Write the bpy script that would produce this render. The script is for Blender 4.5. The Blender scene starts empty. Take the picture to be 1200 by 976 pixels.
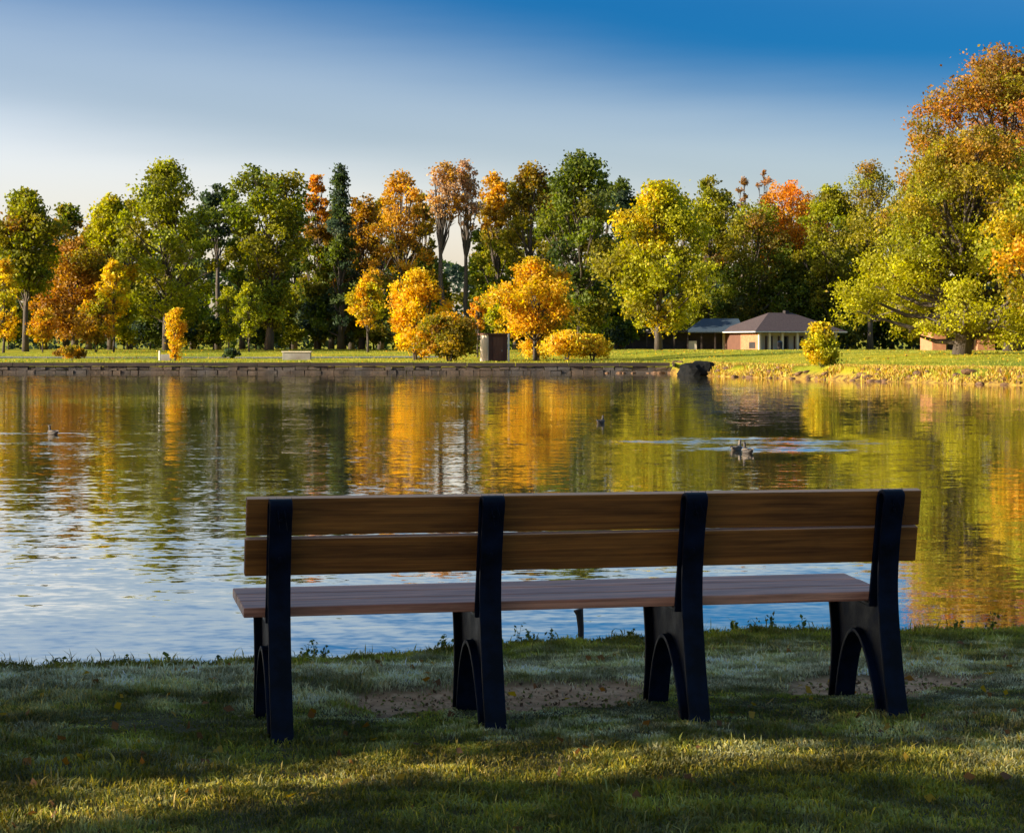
import bpy, bmesh, math, random
import numpy as np
from mathutils import Vector, Matrix
from mathutils.geometry import tessellate_polygon

sc = bpy.context.scene
COL = sc.collection
random.seed(7)
R = math.radians

# ------------------------------------------------------------------ camera
F = 2500.0            # focal length in photo pixels (photo is 1200 wide)
HY = 407.0            # photo row of the horizon
CH = 1.34             # eye height above the grass at the bench
cd = bpy.data.cameras.new('camera')
cam = bpy.data.objects.new('camera', cd)
COL.objects.link(cam)
cam.location = (0, 0, CH)
cam.rotation_euler = (R(90), 0, 0)
cd.sensor_width = 36
cd.lens = 36 * F / 1200
cd.shift_y = -(488 - HY) / 1200
cd.clip_start = 0.05
cd.clip_end = 6000
sc.camera = cam

# ------------------------------------------------------------------ light
SUN_EL = R(17)
SUN_DIR = Vector((-0.966, -0.26, 0)).normalized()      # horizontal direction towards the sun
sunv = Vector((SUN_DIR.x * math.cos(SUN_EL), SUN_DIR.y * math.cos(SUN_EL), math.sin(SUN_EL)))
sl = bpy.data.lights.new('sun', 'SUN')
sl.energy = 4.0
sl.angle = R(0.6)
sl.color = (1.0, 0.87, 0.66)
so = bpy.data.objects.new('sun', sl)
COL.objects.link(so)
so.rotation_euler = sunv.to_track_quat('Z', 'Y').to_euler()
so.location = (-60, -20, 40)

w = bpy.data.worlds.new('World')
sc.world = w
w.use_nodes = True
nt = w.node_tree
nt.nodes.clear()
out = nt.nodes.new('ShaderNodeOutputWorld')
bg = nt.nodes.new('ShaderNodeBackground')
sky = nt.nodes.new('ShaderNodeTexSky')
sky.sky_type = 'NISHITA'
sky.sun_disc = False
sky.sun_elevation = SUN_EL
sky.sun_rotation = math.atan2(SUN_DIR.x, SUN_DIR.y)
sky.air_density = 1.0
sky.dust_density = 1.5
sky.ozone_density = 2.0
tc = nt.nodes.new('ShaderNodeTexCoord')
sep = nt.nodes.new('ShaderNodeSeparateXYZ')
nt.links.new(tc.outputs['Generated'], sep.inputs[0])
# height in the sky, a little lower on the sun side so that the pale band climbs there
mr = nt.nodes.new('ShaderNodeMapRange'); mr.interpolation_type = 'SMOOTHSTEP'
mr.inputs['From Min'].default_value = -0.5; mr.inputs['From Max'].default_value = 0.45
mr.inputs['To Min'].default_value = -0.046; mr.inputs['To Max'].default_value = 0.045
nt.links.new(sep.outputs['X'], mr.inputs['Value'])
ma = nt.nodes.new('ShaderNodeMath'); ma.operation = 'ADD'
nt.links.new(mr.outputs[0], ma.inputs[0])
nt.links.new(sep.outputs['Z'], ma.inputs[1])
ramp = nt.nodes.new('ShaderNodeValToRGB')
# faint uneven veil low in the sky
vm = nt.nodes.new('ShaderNodeMapping'); vm.inputs['Scale'].default_value = (1.0, 1.0, 9.0)
nt.links.new(tc.outputs['Generated'], vm.inputs[0])
vn = nt.nodes.new('ShaderNodeTexNoise'); vn.inputs['Scale'].default_value = 3.2; vn.inputs['Detail'].default_value = 5
nt.links.new(vm.outputs[0], vn.inputs['Vector'])
vv = nt.nodes.new('ShaderNodeMath'); vv.operation = 'MULTIPLY_ADD'
nt.links.new(vn.outputs[0], vv.inputs[0]); vv.inputs[1].default_value = 0.022; vv.inputs[2].default_value = -0.011
va = nt.nodes.new('ShaderNodeMath'); va.operation = 'ADD'
nt.links.new(ma.outputs[0], va.inputs[0]); nt.links.new(vv.outputs[0], va.inputs[1])
nt.links.new(va.outputs[0], ramp.inputs[0])
cr = ramp.color_ramp
cr.interpolation = 'EASE'
cr.elements[0].position = 0.0; cr.elements[0].color = (0.74, 0.64, 0.65, 1)
cr.elements[1].position = 1.0; cr.elements[1].color = (0.60, 0.60, 0.56, 1)
for p, c in ((0.055, (0.73, 0.60, 0.63, 1)), (0.10, (0.40, 0.38, 0.43, 1)), (0.165, (0.016, 0.135, 0.28, 1)), (0.30, (0.22, 0.30, 0.36, 1)), (0.55, (0.50, 0.52, 0.50, 1))):
    e = cr.elements.new(p); e.color = c
mx = nt.nodes.new('ShaderNodeMix'); mx.data_type = 'RGBA'; mx.blend_type = 'MULTIPLY'
mx.inputs[0].default_value = 1.0
nt.links.new(sky.outputs[0], mx.inputs[6])
nt.links.new(ramp.outputs[0], mx.inputs[7])
nt.links.new(mx.outputs[2], bg.inputs[0])
bg.inputs[1].default_value = 0.15
nt.links.new(bg.outputs[0], out.inputs[0])

sc.view_settings.view_transform = 'Standard'
sc.view_settings.look = 'None'
sc.view_settings.gamma = 1
sc.view_settings.exposure = 1.55
try:
    sc.cycles.max_bounces = 8
    sc.cycles.transparent_max_bounces = 8
    sc.cycles.caustics_reflective = False
    sc.cycles.caustics_refractive = False
except Exception:
    pass

# ------------------------------------------------------------------ helpers
def tag(o, label=None, cat=None, group=None, kind=None):
    if label: o['label'] = label
    if cat: o['category'] = cat
    if group: o['group'] = group
    if kind: o['kind'] = kind
    return o

def empty(name, loc, label, cat, group=None, rz=0):
    o = bpy.data.objects.new(name, None)
    COL.objects.link(o)
    o.location = loc
    o.rotation_euler = (0, 0, rz)
    o.empty_display_size = 0.3
    return tag(o, label, cat, group)

def link(name, me, mat, parent=None, loc=(0, 0, 0), rz=0):
    o = bpy.data.objects.new(name, me)
    COL.objects.link(o)
    if mat is not None and not me.materials:
        me.materials.append(mat)
    o.location = loc
    o.rotation_euler = (0, 0, rz)
    if parent is not None:
        o.parent = parent
    return o

def copy_tree(o, parent=None):
    c = o.copy(); COL.objects.link(c)
    if parent is not None: c.parent = parent
    for ch in list(o.children):
        copy_tree(ch, c)
    return c

def smooth01(t):
    t = np.clip(t, 0, 1)
    return t * t * (3 - 2 * t)

class MB:
    """collects polygons, then links them as ONE mesh object"""
    def __init__(s): s.v = []; s.f = []
    def add(s, vs, fs):
        n = len(s.v); s.v += [tuple(p) for p in vs]; s.f += [tuple(i + n for i in f) for f in fs]
    def box(s, x0, x1, y0, y1, z0, z1, j=0):
        vs = [(x0,y0,z0),(x1,y0,z0),(x1,y1,z0),(x0,y1,z0),(x0,y0,z1),(x1,y0,z1),(x1,y1,z1),(x0,y1,z1)]
        if j: vs = [tuple(c + random.uniform(-j, j) for c in p) for p in vs]
        s.add(vs, [(0,3,2,1),(4,5,6,7),(0,1,5,4),(1,2,6,5),(2,3,7,6),(3,0,4,7)])
    def tube(s, pts, rad, n=7, cap=True):
        rings = []
        base = len(s.v)
        pts = [Vector(p) for p in pts]
        for i, p in enumerate(pts):
            d = (pts[min(i+1, len(pts)-1)] - pts[max(i-1, 0)]).normalized()
            a = d.orthogonal().normalized() if i == 0 else (prev - d * prev.dot(d)).normalized()
            prev = a
            b = d.cross(a)
            r = rad[i]
            for k in range(n):
                t = 2 * math.pi * k / n
                s.v.append(tuple(p + (a * math.cos(t) + b * math.sin(t)) * r))
        for i in range(len(pts) - 1):
            for k in range(n):
                k2 = (k + 1) % n
                s.f.append((base + i*n + k, base + i*n + k2, base + (i+1)*n + k2, base + (i+1)*n + k))
        if cap:
            s.f.append(tuple(base + k for k in reversed(range(n))))
            s.f.append(tuple(base + (len(pts)-1)*n + k for k in range(n)))
    def prism(s, poly, x0, x1):          # poly in (y, z), extruded along x
        n = len(poly)
        vs = [(x0, p[0], p[1]) for p in poly] + [(x1, p[0], p[1]) for p in poly]
        tri = tessellate_polygon([[Vector((0, p[0], p[1])) for p in poly]])
        fs = [tuple(t_) for t_ in tri] + [tuple(n + q for q in reversed(t_)) for t_ in tri]
        fs += [(i, n + i, n + (i+1) % n, (i+1) % n) for i in range(n)]
        s.add(vs, fs)
    def mesh(s, name, smooth=False):
        me = bpy.data.meshes.new(name)
        me.from_pydata(s.v, [], s.f)
        bm = bmesh.new(); bm.from_mesh(me)
        bmesh.ops.recalc_face_normals(bm, faces=bm.faces)
        bm.to_mesh(me); bm.free()
        if smooth:
            me.polygons.foreach_set('use_smooth', [True] * len(me.polygons))
        return me
    def build(s, name, mat, parent=None, smooth=False, bevel=0, loc=(0,0,0), rz=0):
        me = s.mesh(name, smooth)
        if bevel:
            bm = bmesh.new(); bm.from_mesh(me)
            es = [e for e in bm.edges if len(e.link_faces) == 2 and e.calc_face_angle(0) > 0.5]
            bmesh.ops.bevel(bm, geom=es, offset=bevel, segments=2, profile=0.6, affect='EDGES')
            bm.to_mesh(me); bm.free()
        return link(name, me, mat, parent, loc, rz)

def fast_mesh(name, verts, faces, cols=None):
    """verts (N,3), faces (M,k) numpy"""
    me = bpy.data.meshes.new(name)
    nv, nf, k = len(verts), len(faces), faces.shape[1]
    me.vertices.add(nv); me.loops.add(nf * k); me.polygons.add(nf)
    me.vertices.foreach_set('co', np.ascontiguousarray(verts, dtype=np.float32).ravel())
    me.loops.foreach_set('vertex_index', np.ascontiguousarray(faces, dtype=np.int32).ravel())
    me.polygons.foreach_set('loop_start', np.arange(0, nf * k, k, dtype=np.int32))
    me.polygons.foreach_set('loop_total', np.full(nf, k, dtype=np.int32))
    me.update(calc_edges=True)
    if cols is not None:
        a = me.attributes.new('tint', 'FLOAT_COLOR', 'POINT')
        c4 = np.ones((nv, 4), dtype=np.float32); c4[:, :3] = cols
        a.data.foreach_set('color', c4.ravel())
    return me

# value noise in 2-D for terrain
_rs = np.random.RandomState(11)
_G = _rs.rand(256, 256)
def vnoise(x, y, s):
    x = np.asarray(x, float) / s + 1000; y = np.asarray(y, float) / s + 1000
    xi = np.floor(x).astype(int); yi = np.floor(y).astype(int)
    fx = x - xi; fy = y - yi
    fx = fx*fx*(3-2*fx); fy = fy*fy*(3-2*fy)
    g = lambda a, b: _G[a % 256, b % 256]
    return (g(xi,yi)*(1-fx)+g(xi+1,yi)*fx)*(1-fy) + (g(xi,yi+1)*(1-fx)+g(xi+1,yi+1)*fx)*fy

# ------------------------------------------------------------------ materials
def mat(name):
    m = bpy.data.materials.new(name); m.use_nodes = True
    t = m.node_tree; t.nodes.clear()
    o = t.nodes.new('ShaderNodeOutputMaterial')
    return m, t, o

def N(t, typ, **kw):
    n = t.nodes.new(typ)
    for k, v in kw.items():
        setattr(n, k, v)
    return n

def ramp_node(t, fac, stops, interp='LINEAR'):
    r = N(t, 'ShaderNodeValToRGB'); e = r.color_ramp.elements
    r.color_ramp.interpolation = interp
    e[0].position, e[0].color = stops[0][0], tuple(stops[0][1]) + (1,)
    e[1].position, e[1].color = stops[-1][0], tuple(stops[-1][1]) + (1,)
    for p, c in stops[1:-1]:
        q = e.new(p); q.color = tuple(c) + (1,)
    t.links.new(fac, r.inputs[0])
    return r.outputs[0]

def noise(t, vec, scale, detail=4, rough=0.55, dist=0):
    n = N(t, 'ShaderNodeTexNoise')
    n.inputs['Scale'].default_value = scale
    n.inputs['Detail'].default_value = detail
    n.inputs['Roughness'].default_value = rough
    n.inputs['Distortion'].default_value = dist
    if vec is not None: t.links.new(vec, n.inputs['Vector'])
    return n

def mapping(t, scale=(1,1,1), src='Object'):
    c = N(t, 'ShaderNodeTexCoord'); m = N(t, 'ShaderNodeMapping')
    m.inputs['Scale'].default_value = scale
    t.links.new(c.outputs[src], m.inputs['Vector'])
    return m.outputs[0]

def mixc(t, fac, a, b, mode='MIX'):
    m = N(t, 'ShaderNodeMix', data_type='RGBA', blend_type=mode)
    for sock, v in ((0, fac), (6, a), (7, b)):
        if hasattr(v, 'links') or isinstance(v, bpy.types.NodeSocket): t.links.new(v, m.inputs[sock])
        elif sock == 0: m.inputs[0].default_value = v
        else: m.inputs[sock].default_value = tuple(v) + (1,)
    return m.outputs[2]

def mth(t, op, a, b=None, c=None):
    n = N(t, 'ShaderNodeMath', operation=op)
    for i, v in enumerate((a, b, c)):
        if v is None: continue
        if isinstance(v, bpy.types.NodeSocket): t.links.new(v, n.inputs[i])
        else: n.inputs[i].default_value = v
    return n.outputs[0]

def surface(name, c1, c2, scale=5, rough=0.7, bump=0.2, stretch=(1,1,1), c3=None, spec=0.4, bdist=0.01):
    """two/three-tone noise-mottled surface with relief"""
    m, t, o = mat(name)
    p = N(t, 'ShaderNodeBsdfPrincipled')
    v = mapping(t, stretch)
    n = noise(t, v, scale, 6, 0.6)
    col = ramp_node(t, n.outputs[0], [(0.3, c1), (0.7, c2)])
    n2 = noise(t, v, scale * 0.21, 3, 0.5)
    if c3:
        f = ramp_node(t, n2.outputs[0], [(0.45, (0,0,0)), (0.65, (1,1,1))])
        col = mixc(t, f, col, c3)
    t.links.new(col, p.inputs['Base Color'])
    p.inputs['Roughness'].default_value = rough
    p.inputs['Specular IOR Level'].default_value = spec
    b = N(t, 'ShaderNodeBump'); b.inputs['Strength'].default_value = bump; b.inputs['Distance'].default_value = bdist
    n3 = noise(t, v, scale * 4, 5, 0.65)
    t.links.new(n3.outputs[0], b.inputs['Height'])
    t.links.new(b.outputs[0], p.inputs['Normal'])
    t.links.new(p.outputs[0], o.inputs[0])
    return m

def leaf_material(name, transl=0.35, gloss=0.25):
    m, t, o = mat(name)
    a = N(t, 'ShaderNodeAttribute'); a.attribute_name = 'tint'
    p = N(t, 'ShaderNodeBsdfPrincipled')
    p.inputs['Roughness'].default_value = 0.55
    p.inputs['Specular IOR Level'].default_value = gloss
    t.links.new(a.outputs['Color'], p.inputs['Base Color'])
    tr = N(t, 'ShaderNodeBsdfTranslucent')
    hs = N(t, 'ShaderNodeHueSaturation'); hs.inputs['Saturation'].default_value = 1.15; hs.inputs['Value'].default_value = 1.25
    t.links.new(a.outputs['Color'], hs.inputs['Color'])
    t.links.new(hs.outputs[0], tr.inputs[0])
    x = N(t, 'ShaderNodeMixShader'); x.inputs[0].default_value = transl
    t.links.new(p.outputs[0], x.inputs[1]); t.links.new(tr.outputs[0], x.inputs[2])
    t.links.new(x.outputs[0], o.inputs[0])
    return m

M = {}
M['leaf'] = leaf_material('leaf', 0.5)
M['blade'] = leaf_material('grass_blade', 0.3, 0.3)
M['bark'] = surface('bark', (0.045, 0.035, 0.028), (0.12, 0.095, 0.075), 3, 0.9, 0.8, (1, 1, 0.25), bdist=0.05)
M['rock'] = surface('shore_rock', (0.05, 0.028, 0.016), (0.22, 0.115, 0.05), 3.0, 0.85, 0.6, c3=(0.10, 0.06, 0.04), bdist=0.05)
M['stone'] = surface('stone', (0.045, 0.035, 0.028), (0.14, 0.095, 0.065), 2.0, 0.85, 0.6, c3=(0.08, 0.07, 0.065), bdist=0.05)
M['concrete'] = surface('concrete', (0.24, 0.23, 0.22), (0.40, 0.37, 0.33), 2.5, 0.85, 0.3, c3=(0.2, 0.17, 0.15))
M['dark_rock'] = surface('dark_rock', (0.006, 0.007, 0.008), (0.018, 0.018, 0.018), 3, 0.95, 0.6, bdist=0.05, spec=0.05)
M['timber'] = surface('dark_timber', (0.02, 0.014, 0.011), (0.06, 0.04, 0.03), 4, 0.85, 0.4, (0.3, 1, 1))
M['brick'] = surface('brick', (0.36, 0.14, 0.07), (0.50, 0.24, 0.12), 3, 0.85, 0.3)
M['cream'] = surface('cream_paint', (0.60, 0.50, 0.38), (0.75, 0.64, 0.50), 1.2, 0.7, 0.1)
M['roof'] = surface('roof_shingle', (0.05, 0.034, 0.036), (0.11, 0.078, 0.078), 6, 0.85, 0.5, bdist=0.03)
M['roof2'] = surface('tan_shingle', (0.14, 0.10, 0.09), (0.24, 0.17, 0.15), 6, 0.85, 0.5, bdist=0.03)
M['blue_roof'] = surface('slate_blue_roof', (0.03, 0.05, 0.075), (0.06, 0.09, 0.12), 6, 0.7, 0.4, bdist=0.03)
M['dark_wall'] = surface('dark_wall', (0.02, 0.017, 0.02), (0.05, 0.04, 0.04), 2, 0.8, 0.2)
M['brown_panel'] = surface('brown_panel', (0.10, 0.04, 0.025), (0.18, 0.08, 0.05), 4, 0.7, 0.2, (3, 3, 0.3))
M['white'] = surface('white_paint', (0.62, 0.60, 0.56), (0.8, 0.78, 0.74), 2, 0.6, 0.05)
M['shade_grey'] = surface('lawn_shade_grey', (0.11, 0.115, 0.12), (0.19, 0.195, 0.20), 1.5, 0.9, 0.2)

def glass_mat():
    m, t, o = mat('dark_glass')
    p = N(t, 'ShaderNodeBsdfPrincipled')
    v = mapping(t); n = noise(t, v, 1.5)
    col = ramp_node(t, n.outputs[0], [(0.3, (0.008, 0.01, 0.012)), (0.7, (0.02, 0.025, 0.03))])
    t.links.new(col, p.inputs['Base Color']); p.inputs['Roughness'].default_value = 0.12
    t.links.new(p.outputs[0], o.inputs[0]); return m
M['glass'] = glass_mat()

def board_mat(name, dark, light, seat=False):
    """weathered plank: long grain along local X"""
    m, t, o = mat(name)
    p = N(t, 'ShaderNodeBsdfPrincipled')
    oi = N(t, 'ShaderNodeObjectInfo')
    c = N(t, 'ShaderNodeTexCoord')
    off = N(t, 'ShaderNodeVectorMath', operation='ADD')
    t.links.new(c.outputs['Object'], off.inputs[0])
    cx = N(t, 'ShaderNodeCombineXYZ'); 
    t.links.new(mth(t, 'MULTIPLY', oi.outputs['Random'], 37.0), cx.inputs[0]); t.links.new(mth(t, 'MULTIPLY', oi.outputs['Random'], 11.0), cx.inputs[1])
    t.links.new(cx.outputs[0], off.inputs[1])
    mp = N(t, 'ShaderNodeMapping'); mp.inputs['Scale'].default_value = (0.9, 46, 46)
    t.links.new(off.outputs[0], mp.inputs[0])
    n = noise(t, mp.outputs[0], 1.6, 8, 0.62, 0.6)
    col = ramp_node(t, n.outputs[0], [(0.36, dark), (0.5, [ (a+b)/2 for a, b in zip(dark, light)]), (0.64, light)])
    mp2 = N(t, 'ShaderNodeMapping'); mp2.inputs['Scale'].default_value = (1.0, 9, 9)
    t.links.new(off.outputs[0], mp2.inputs[0])
    n2 = noise(t, mp2.outputs[0], 2.2, 5, 0.6)
    f = ramp_node(t, n2.outputs[0], [(0.36, (0.62,0.60,0.60)), (0.5, (0.97,0.97,0.97)), (0.66, (1.25,1.2,1.12))])
    col = mixc(t, 1.0, col, f, 'MULTIPLY')
    if not seat:      # sky sheen along the top edges, put into the plank colour
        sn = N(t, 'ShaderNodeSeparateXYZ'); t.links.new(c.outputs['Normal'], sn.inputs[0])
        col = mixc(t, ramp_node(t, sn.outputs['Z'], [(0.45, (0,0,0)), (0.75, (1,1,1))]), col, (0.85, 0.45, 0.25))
    t.links.new(col, p.inputs['Base Color'])
    p.inputs['Roughness'].default_value = 0.42 if seat else 0.62
    p.inputs['Specular IOR Level'].default_value = 0.35 if seat else 0.3
    b = N(t, 'ShaderNodeBump'); b.inputs['Strength'].default_value = 0.45; b.inputs['Distance'].default_value = 0.002
    t.links.new(n.outputs[0], b.inputs['Height']); t.links.new(b.outputs[0], p.inputs['Normal'])
    t.links.new(p.outputs[0], o.inputs[0]); return m
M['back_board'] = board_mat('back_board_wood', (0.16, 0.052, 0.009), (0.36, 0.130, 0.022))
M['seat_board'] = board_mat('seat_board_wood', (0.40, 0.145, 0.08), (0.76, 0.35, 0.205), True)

def frame_mat():
    m, t, o = mat('navy_frame')
    p = N(t, 'ShaderNodeBsdfPrincipled')
    v = mapping(t)
    n = noise(t, v, 9, 6, 0.6)
    col = ramp_node(t, n.outputs[0], [(0.38, (0.003, 0.004, 0.007)), (0.68, (0.004, 0.010, 0.027))])
    n2 = noise(t, v, 26, 5, 0.7)
    f = ramp_node(t, n2.outputs[0], [(0.70, (0,0,0)), (0.80, (0.2,0.2,0.2))])
    col = mixc(t, f, col, (0.10, 0.11, 0.11))
    t.links.new(col, p.inputs['Base Color'])
    r = ramp_node(t, n.outputs[0], [(0.3, (0.35,)*3), (0.7, (0.6,)*3)])
    t.links.new(r, p.inputs['Roughness']); p.inputs['Specular IOR Level'].default_value = 0.08
    b = N(t, 'ShaderNodeBump'); b.inputs['Strength'].default_value = 0.35; b.inputs['Distance'].default_value = 0.004
    t.links.new(n2.outputs[0], b.inputs['Height']); t.links.new(b.outputs[0], p.inputs['Normal'])
    t.links.new(p.outputs[0], o.inputs[0]); return m
M['frame'] = frame_mat()
M['steel'] = surface('bolt_steel', (0.18, 0.18, 0.18), (0.35, 0.34, 0.33), 20, 0.4, 0.1)

# ------------------------------------------------------------------ ground
def px(x, d): return (x - 600) / F * d
lipX = [-60, -30, -2.69, -1.59, -0.71, 0, 1.27, 3.1, 8, 30, 80]
lipY = [11.0, 10.6, 11.0, 11.15, 11.6, 11.95, 12.35, 12.6, 13.4, 15, 16]
shX = [-400, -200, -80, -38, 11.4, 12.2, 13.3, 15.7, 19.4, 22.5, 25.2, 29.4, 60, 200, 400]
shY = [130, 140, 156, 157.5, 156.0, 146, 139, 131, 121, 112.5, 105, 92, 75, 55, 40]
def lip(X): return np.interp(X, lipX, lipY) + 0.16 * (vnoise(X, X * 0 + 3, 0.9) - 0.5) + 0.06 * (vnoise(X, X * 0 + 9, 0.25) - 0.5)
def shore(X):
    b = np.interp(X, shX, shY)
    return b + np.where(X > 12.5, 2.2 * (vnoise(X, X * 0 + 5, 1.3) - 0.5), 0)
def height(X, Y):
    X = np.asarray(X, float); Y = np.asarray(Y, float)
    L = lip(X); S = shore(X)
    near = -0.30 * smooth01((Y - 8.6) / (L - 8.6)) + 0.03 * (vnoise(X, Y, 0.8) - 0.5) + 0.016 * (vnoise(X, Y, 0.23) - 0.5)
    # worn hollow under the front of the bench
    near = near - 0.025 * dirt_mask(X, Y) - 0.035
    tn = Y - L
    near = np.where(tn > 0, near - 0.30 * smooth01(tn / 0.5) - 1.1 * smooth01((tn - 0.4) / 4), near)
    tf = Y - S
    far = np.where(X < 12.0, -1.7 + 1.9 * smooth01((tf + 0.0) / 0.6), -1.7 + 1.15 * smooth01((tf + 7) / 7) + 0.75 * smooth01(tf / 4.0))
    far = far + 0.85 * smooth01(tf / 90) + np.where(tf > 0, (vnoise(X, Y, 7) - 0.5) * 0.10 * smooth01(tf / 6), 0)
    far = far + 7.0 * smooth01((tf - 260) / 900)
    return np.where(Y < 60, near, far)
def dirt_mask(X, Y):
    # bare earth in front of the bench, along the line of the front feet
    a = Y - (8.42 + 0.233 * (X + 0.2))
    e1 = np.exp(-((X + 0.10) / 0.62) ** 4 - (a / 0.36) ** 2)
    e2 = np.exp(-((X - 1.50) / 0.50) ** 4 - ((a - 0.02) / 0.36) ** 2)
    m = np.maximum(e1, e2) + 0.55 * (vnoise(X, Y, 0.22) - 0.5) + 0.25 * (vnoise(X, Y, 0.07) - 0.5)
    return smooth01((m - 0.34) / 0.3)

ys = np.concatenate([np.linspace(-400, -20, 12), np.linspace(-16, 3.5, 16), np.arange(4, 14.5, 0.11), np.array([15, 16.5, 19, 24, 32, 45, 60]),
                     np.linspace(66, 98, 12), np.arange(98.6, 176, 0.6), np.arange(178, 330, 4.0), np.linspace(340, 900, 18), np.array([1200, 1800, 2600, 4000])])
cs = np.linspace(-1, 1, 261)
cg = np.sign(cs) * np.abs(cs) ** 1.6
YY, CC = np.meshgrid(ys, cg, indexing='ij')
XX = CC * (40 + 1.15 * np.abs(YY))
ZZ = height(XX, YY)
nr, nc = XX.shape
gv = np.stack([XX.ravel(), YY.ravel(), ZZ.ravel()], 1)
ii, jj = np.meshgrid(np.arange(nr - 1), np.arange(nc - 1), indexing='ij')
b0 = (ii * nc + jj).ravel()
gf = np.stack([b0, b0 + 1, b0 + nc + 1, b0 + nc], 1)
gme = fast_mesh('ground', gv, gf)
ad = gme.attributes.new('dirt', 'FLOAT', 'POINT')
ad.data.foreach_set('value', np.where(YY < 20, dirt_mask(XX, YY), 0).astype(np.float32).ravel())
gme.polygons.foreach_set('use_smooth', np.ones(len(gf), dtype=bool))

def ground_mat():
    m, t, o = mat('ground_turf')
    p = N(t, 'ShaderNodeBsdfPrincipled'); p.inputs['Roughness'].default_value = 0.95
    p.inputs['Specular IOR Level'].default_value = 0.1
    g = N(t, 'ShaderNodeNewGeometry'); s = N(t, 'ShaderNodeSeparateXYZ')
    t.links.new(g.outputs['Position'], s.inputs[0])
    pos = g.outputs['Position']
    # near turf: soil and thatch between the blades
    n1 = noise(t, pos, 14, 6, 0.65)
    near = ramp_node(t, n1.outputs[0], [(0.3, (0.045, 0.038, 0.018)), (0.55, (0.10, 0.085, 0.036)), (0.75, (0.17, 0.14, 0.07))])
    n2 = noise(t, pos, 9, 8, 0.7)
    dirt = ramp_node(t, n2.outputs[0], [(0.25, (0.20, 0.10, 0.05)), (0.5, (0.50, 0.28, 0.15)), (0.75, (0.72, 0.46, 0.27))])
    a = N(t, 'ShaderNodeAttribute'); a.attribute_name = 'dirt'
    near = mixc(t, a.outputs['Fac'], near, dirt)
    # far lawn
    n3 = noise(t, pos, 0.12, 5, 0.6)
    lawn = ramp_node(t, n3.outputs[0], [(0.35, (0.14, 0.18, 0.015)), (0.5, (0.33, 0.31, 0.016)), (0.66, (0.52, 0.38, 0.02))])
    n4 = noise(t, pos, 1.1, 5, 0.7)
    lawn = mixc(t, ramp_node(t, n4.outputs[0], [(0.42, (0,0,0)), (0.7, (0.5,0.5,0.5))]), lawn, (0.18, 0.22, 0.015))
    # rocky / sandy shore strip, from height above the water
    shoref = ramp_node(t, mth(t, 'ADD', mth(t, 'MULTIPLY_ADD', s.outputs['Z'], 1.6, 0.9), mth(t, 'MULTIPLY', n4.outputs[0], 0.35)), [(0.55, (1,1,1)), (1.15, (0,0,0))])
    n5 = noise(t, pos, 2.4, 6, 0.7)
    sand = ramp_node(t, n5.outputs[0], [(0.36, (0.07, 0.04, 0.02)), (0.5, (0.30, 0.18, 0.04)), (0.66, (0.50, 0.36, 0.06))])
    lawn = mixc(t, shoref, lawn, sand)
    ff = N(t, 'ShaderNodeMapRange'); ff.inputs['From Min'].default_value = 30; ff.inputs['From Max'].default_value = 40
    t.links.new(s.outputs['Y'], ff.inputs['Value'])
    col = mixc(t, ff.outputs[0], near, lawn)
    t.links.new(col, p.inputs['Base Color'])
    b = N(t, 'ShaderNodeBump'); b.inputs['Strength'].default_value = 0.7; b.inputs['Distance'].default_value = 0.02
    n6 = noise(t, pos, 30, 6, 0.7)
    t.links.new(n6.outputs[0], b.inputs['Height']); t.links.new(b.outputs[0], p.inputs['Normal'])
    t.links.new(p.outputs[0], o.inputs[0]); return m
tag(link('ground', gme, ground_mat()), kind='structure')
def gz(x, y): return float(height(np.array([x]), np.array([y]))[0])

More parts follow.
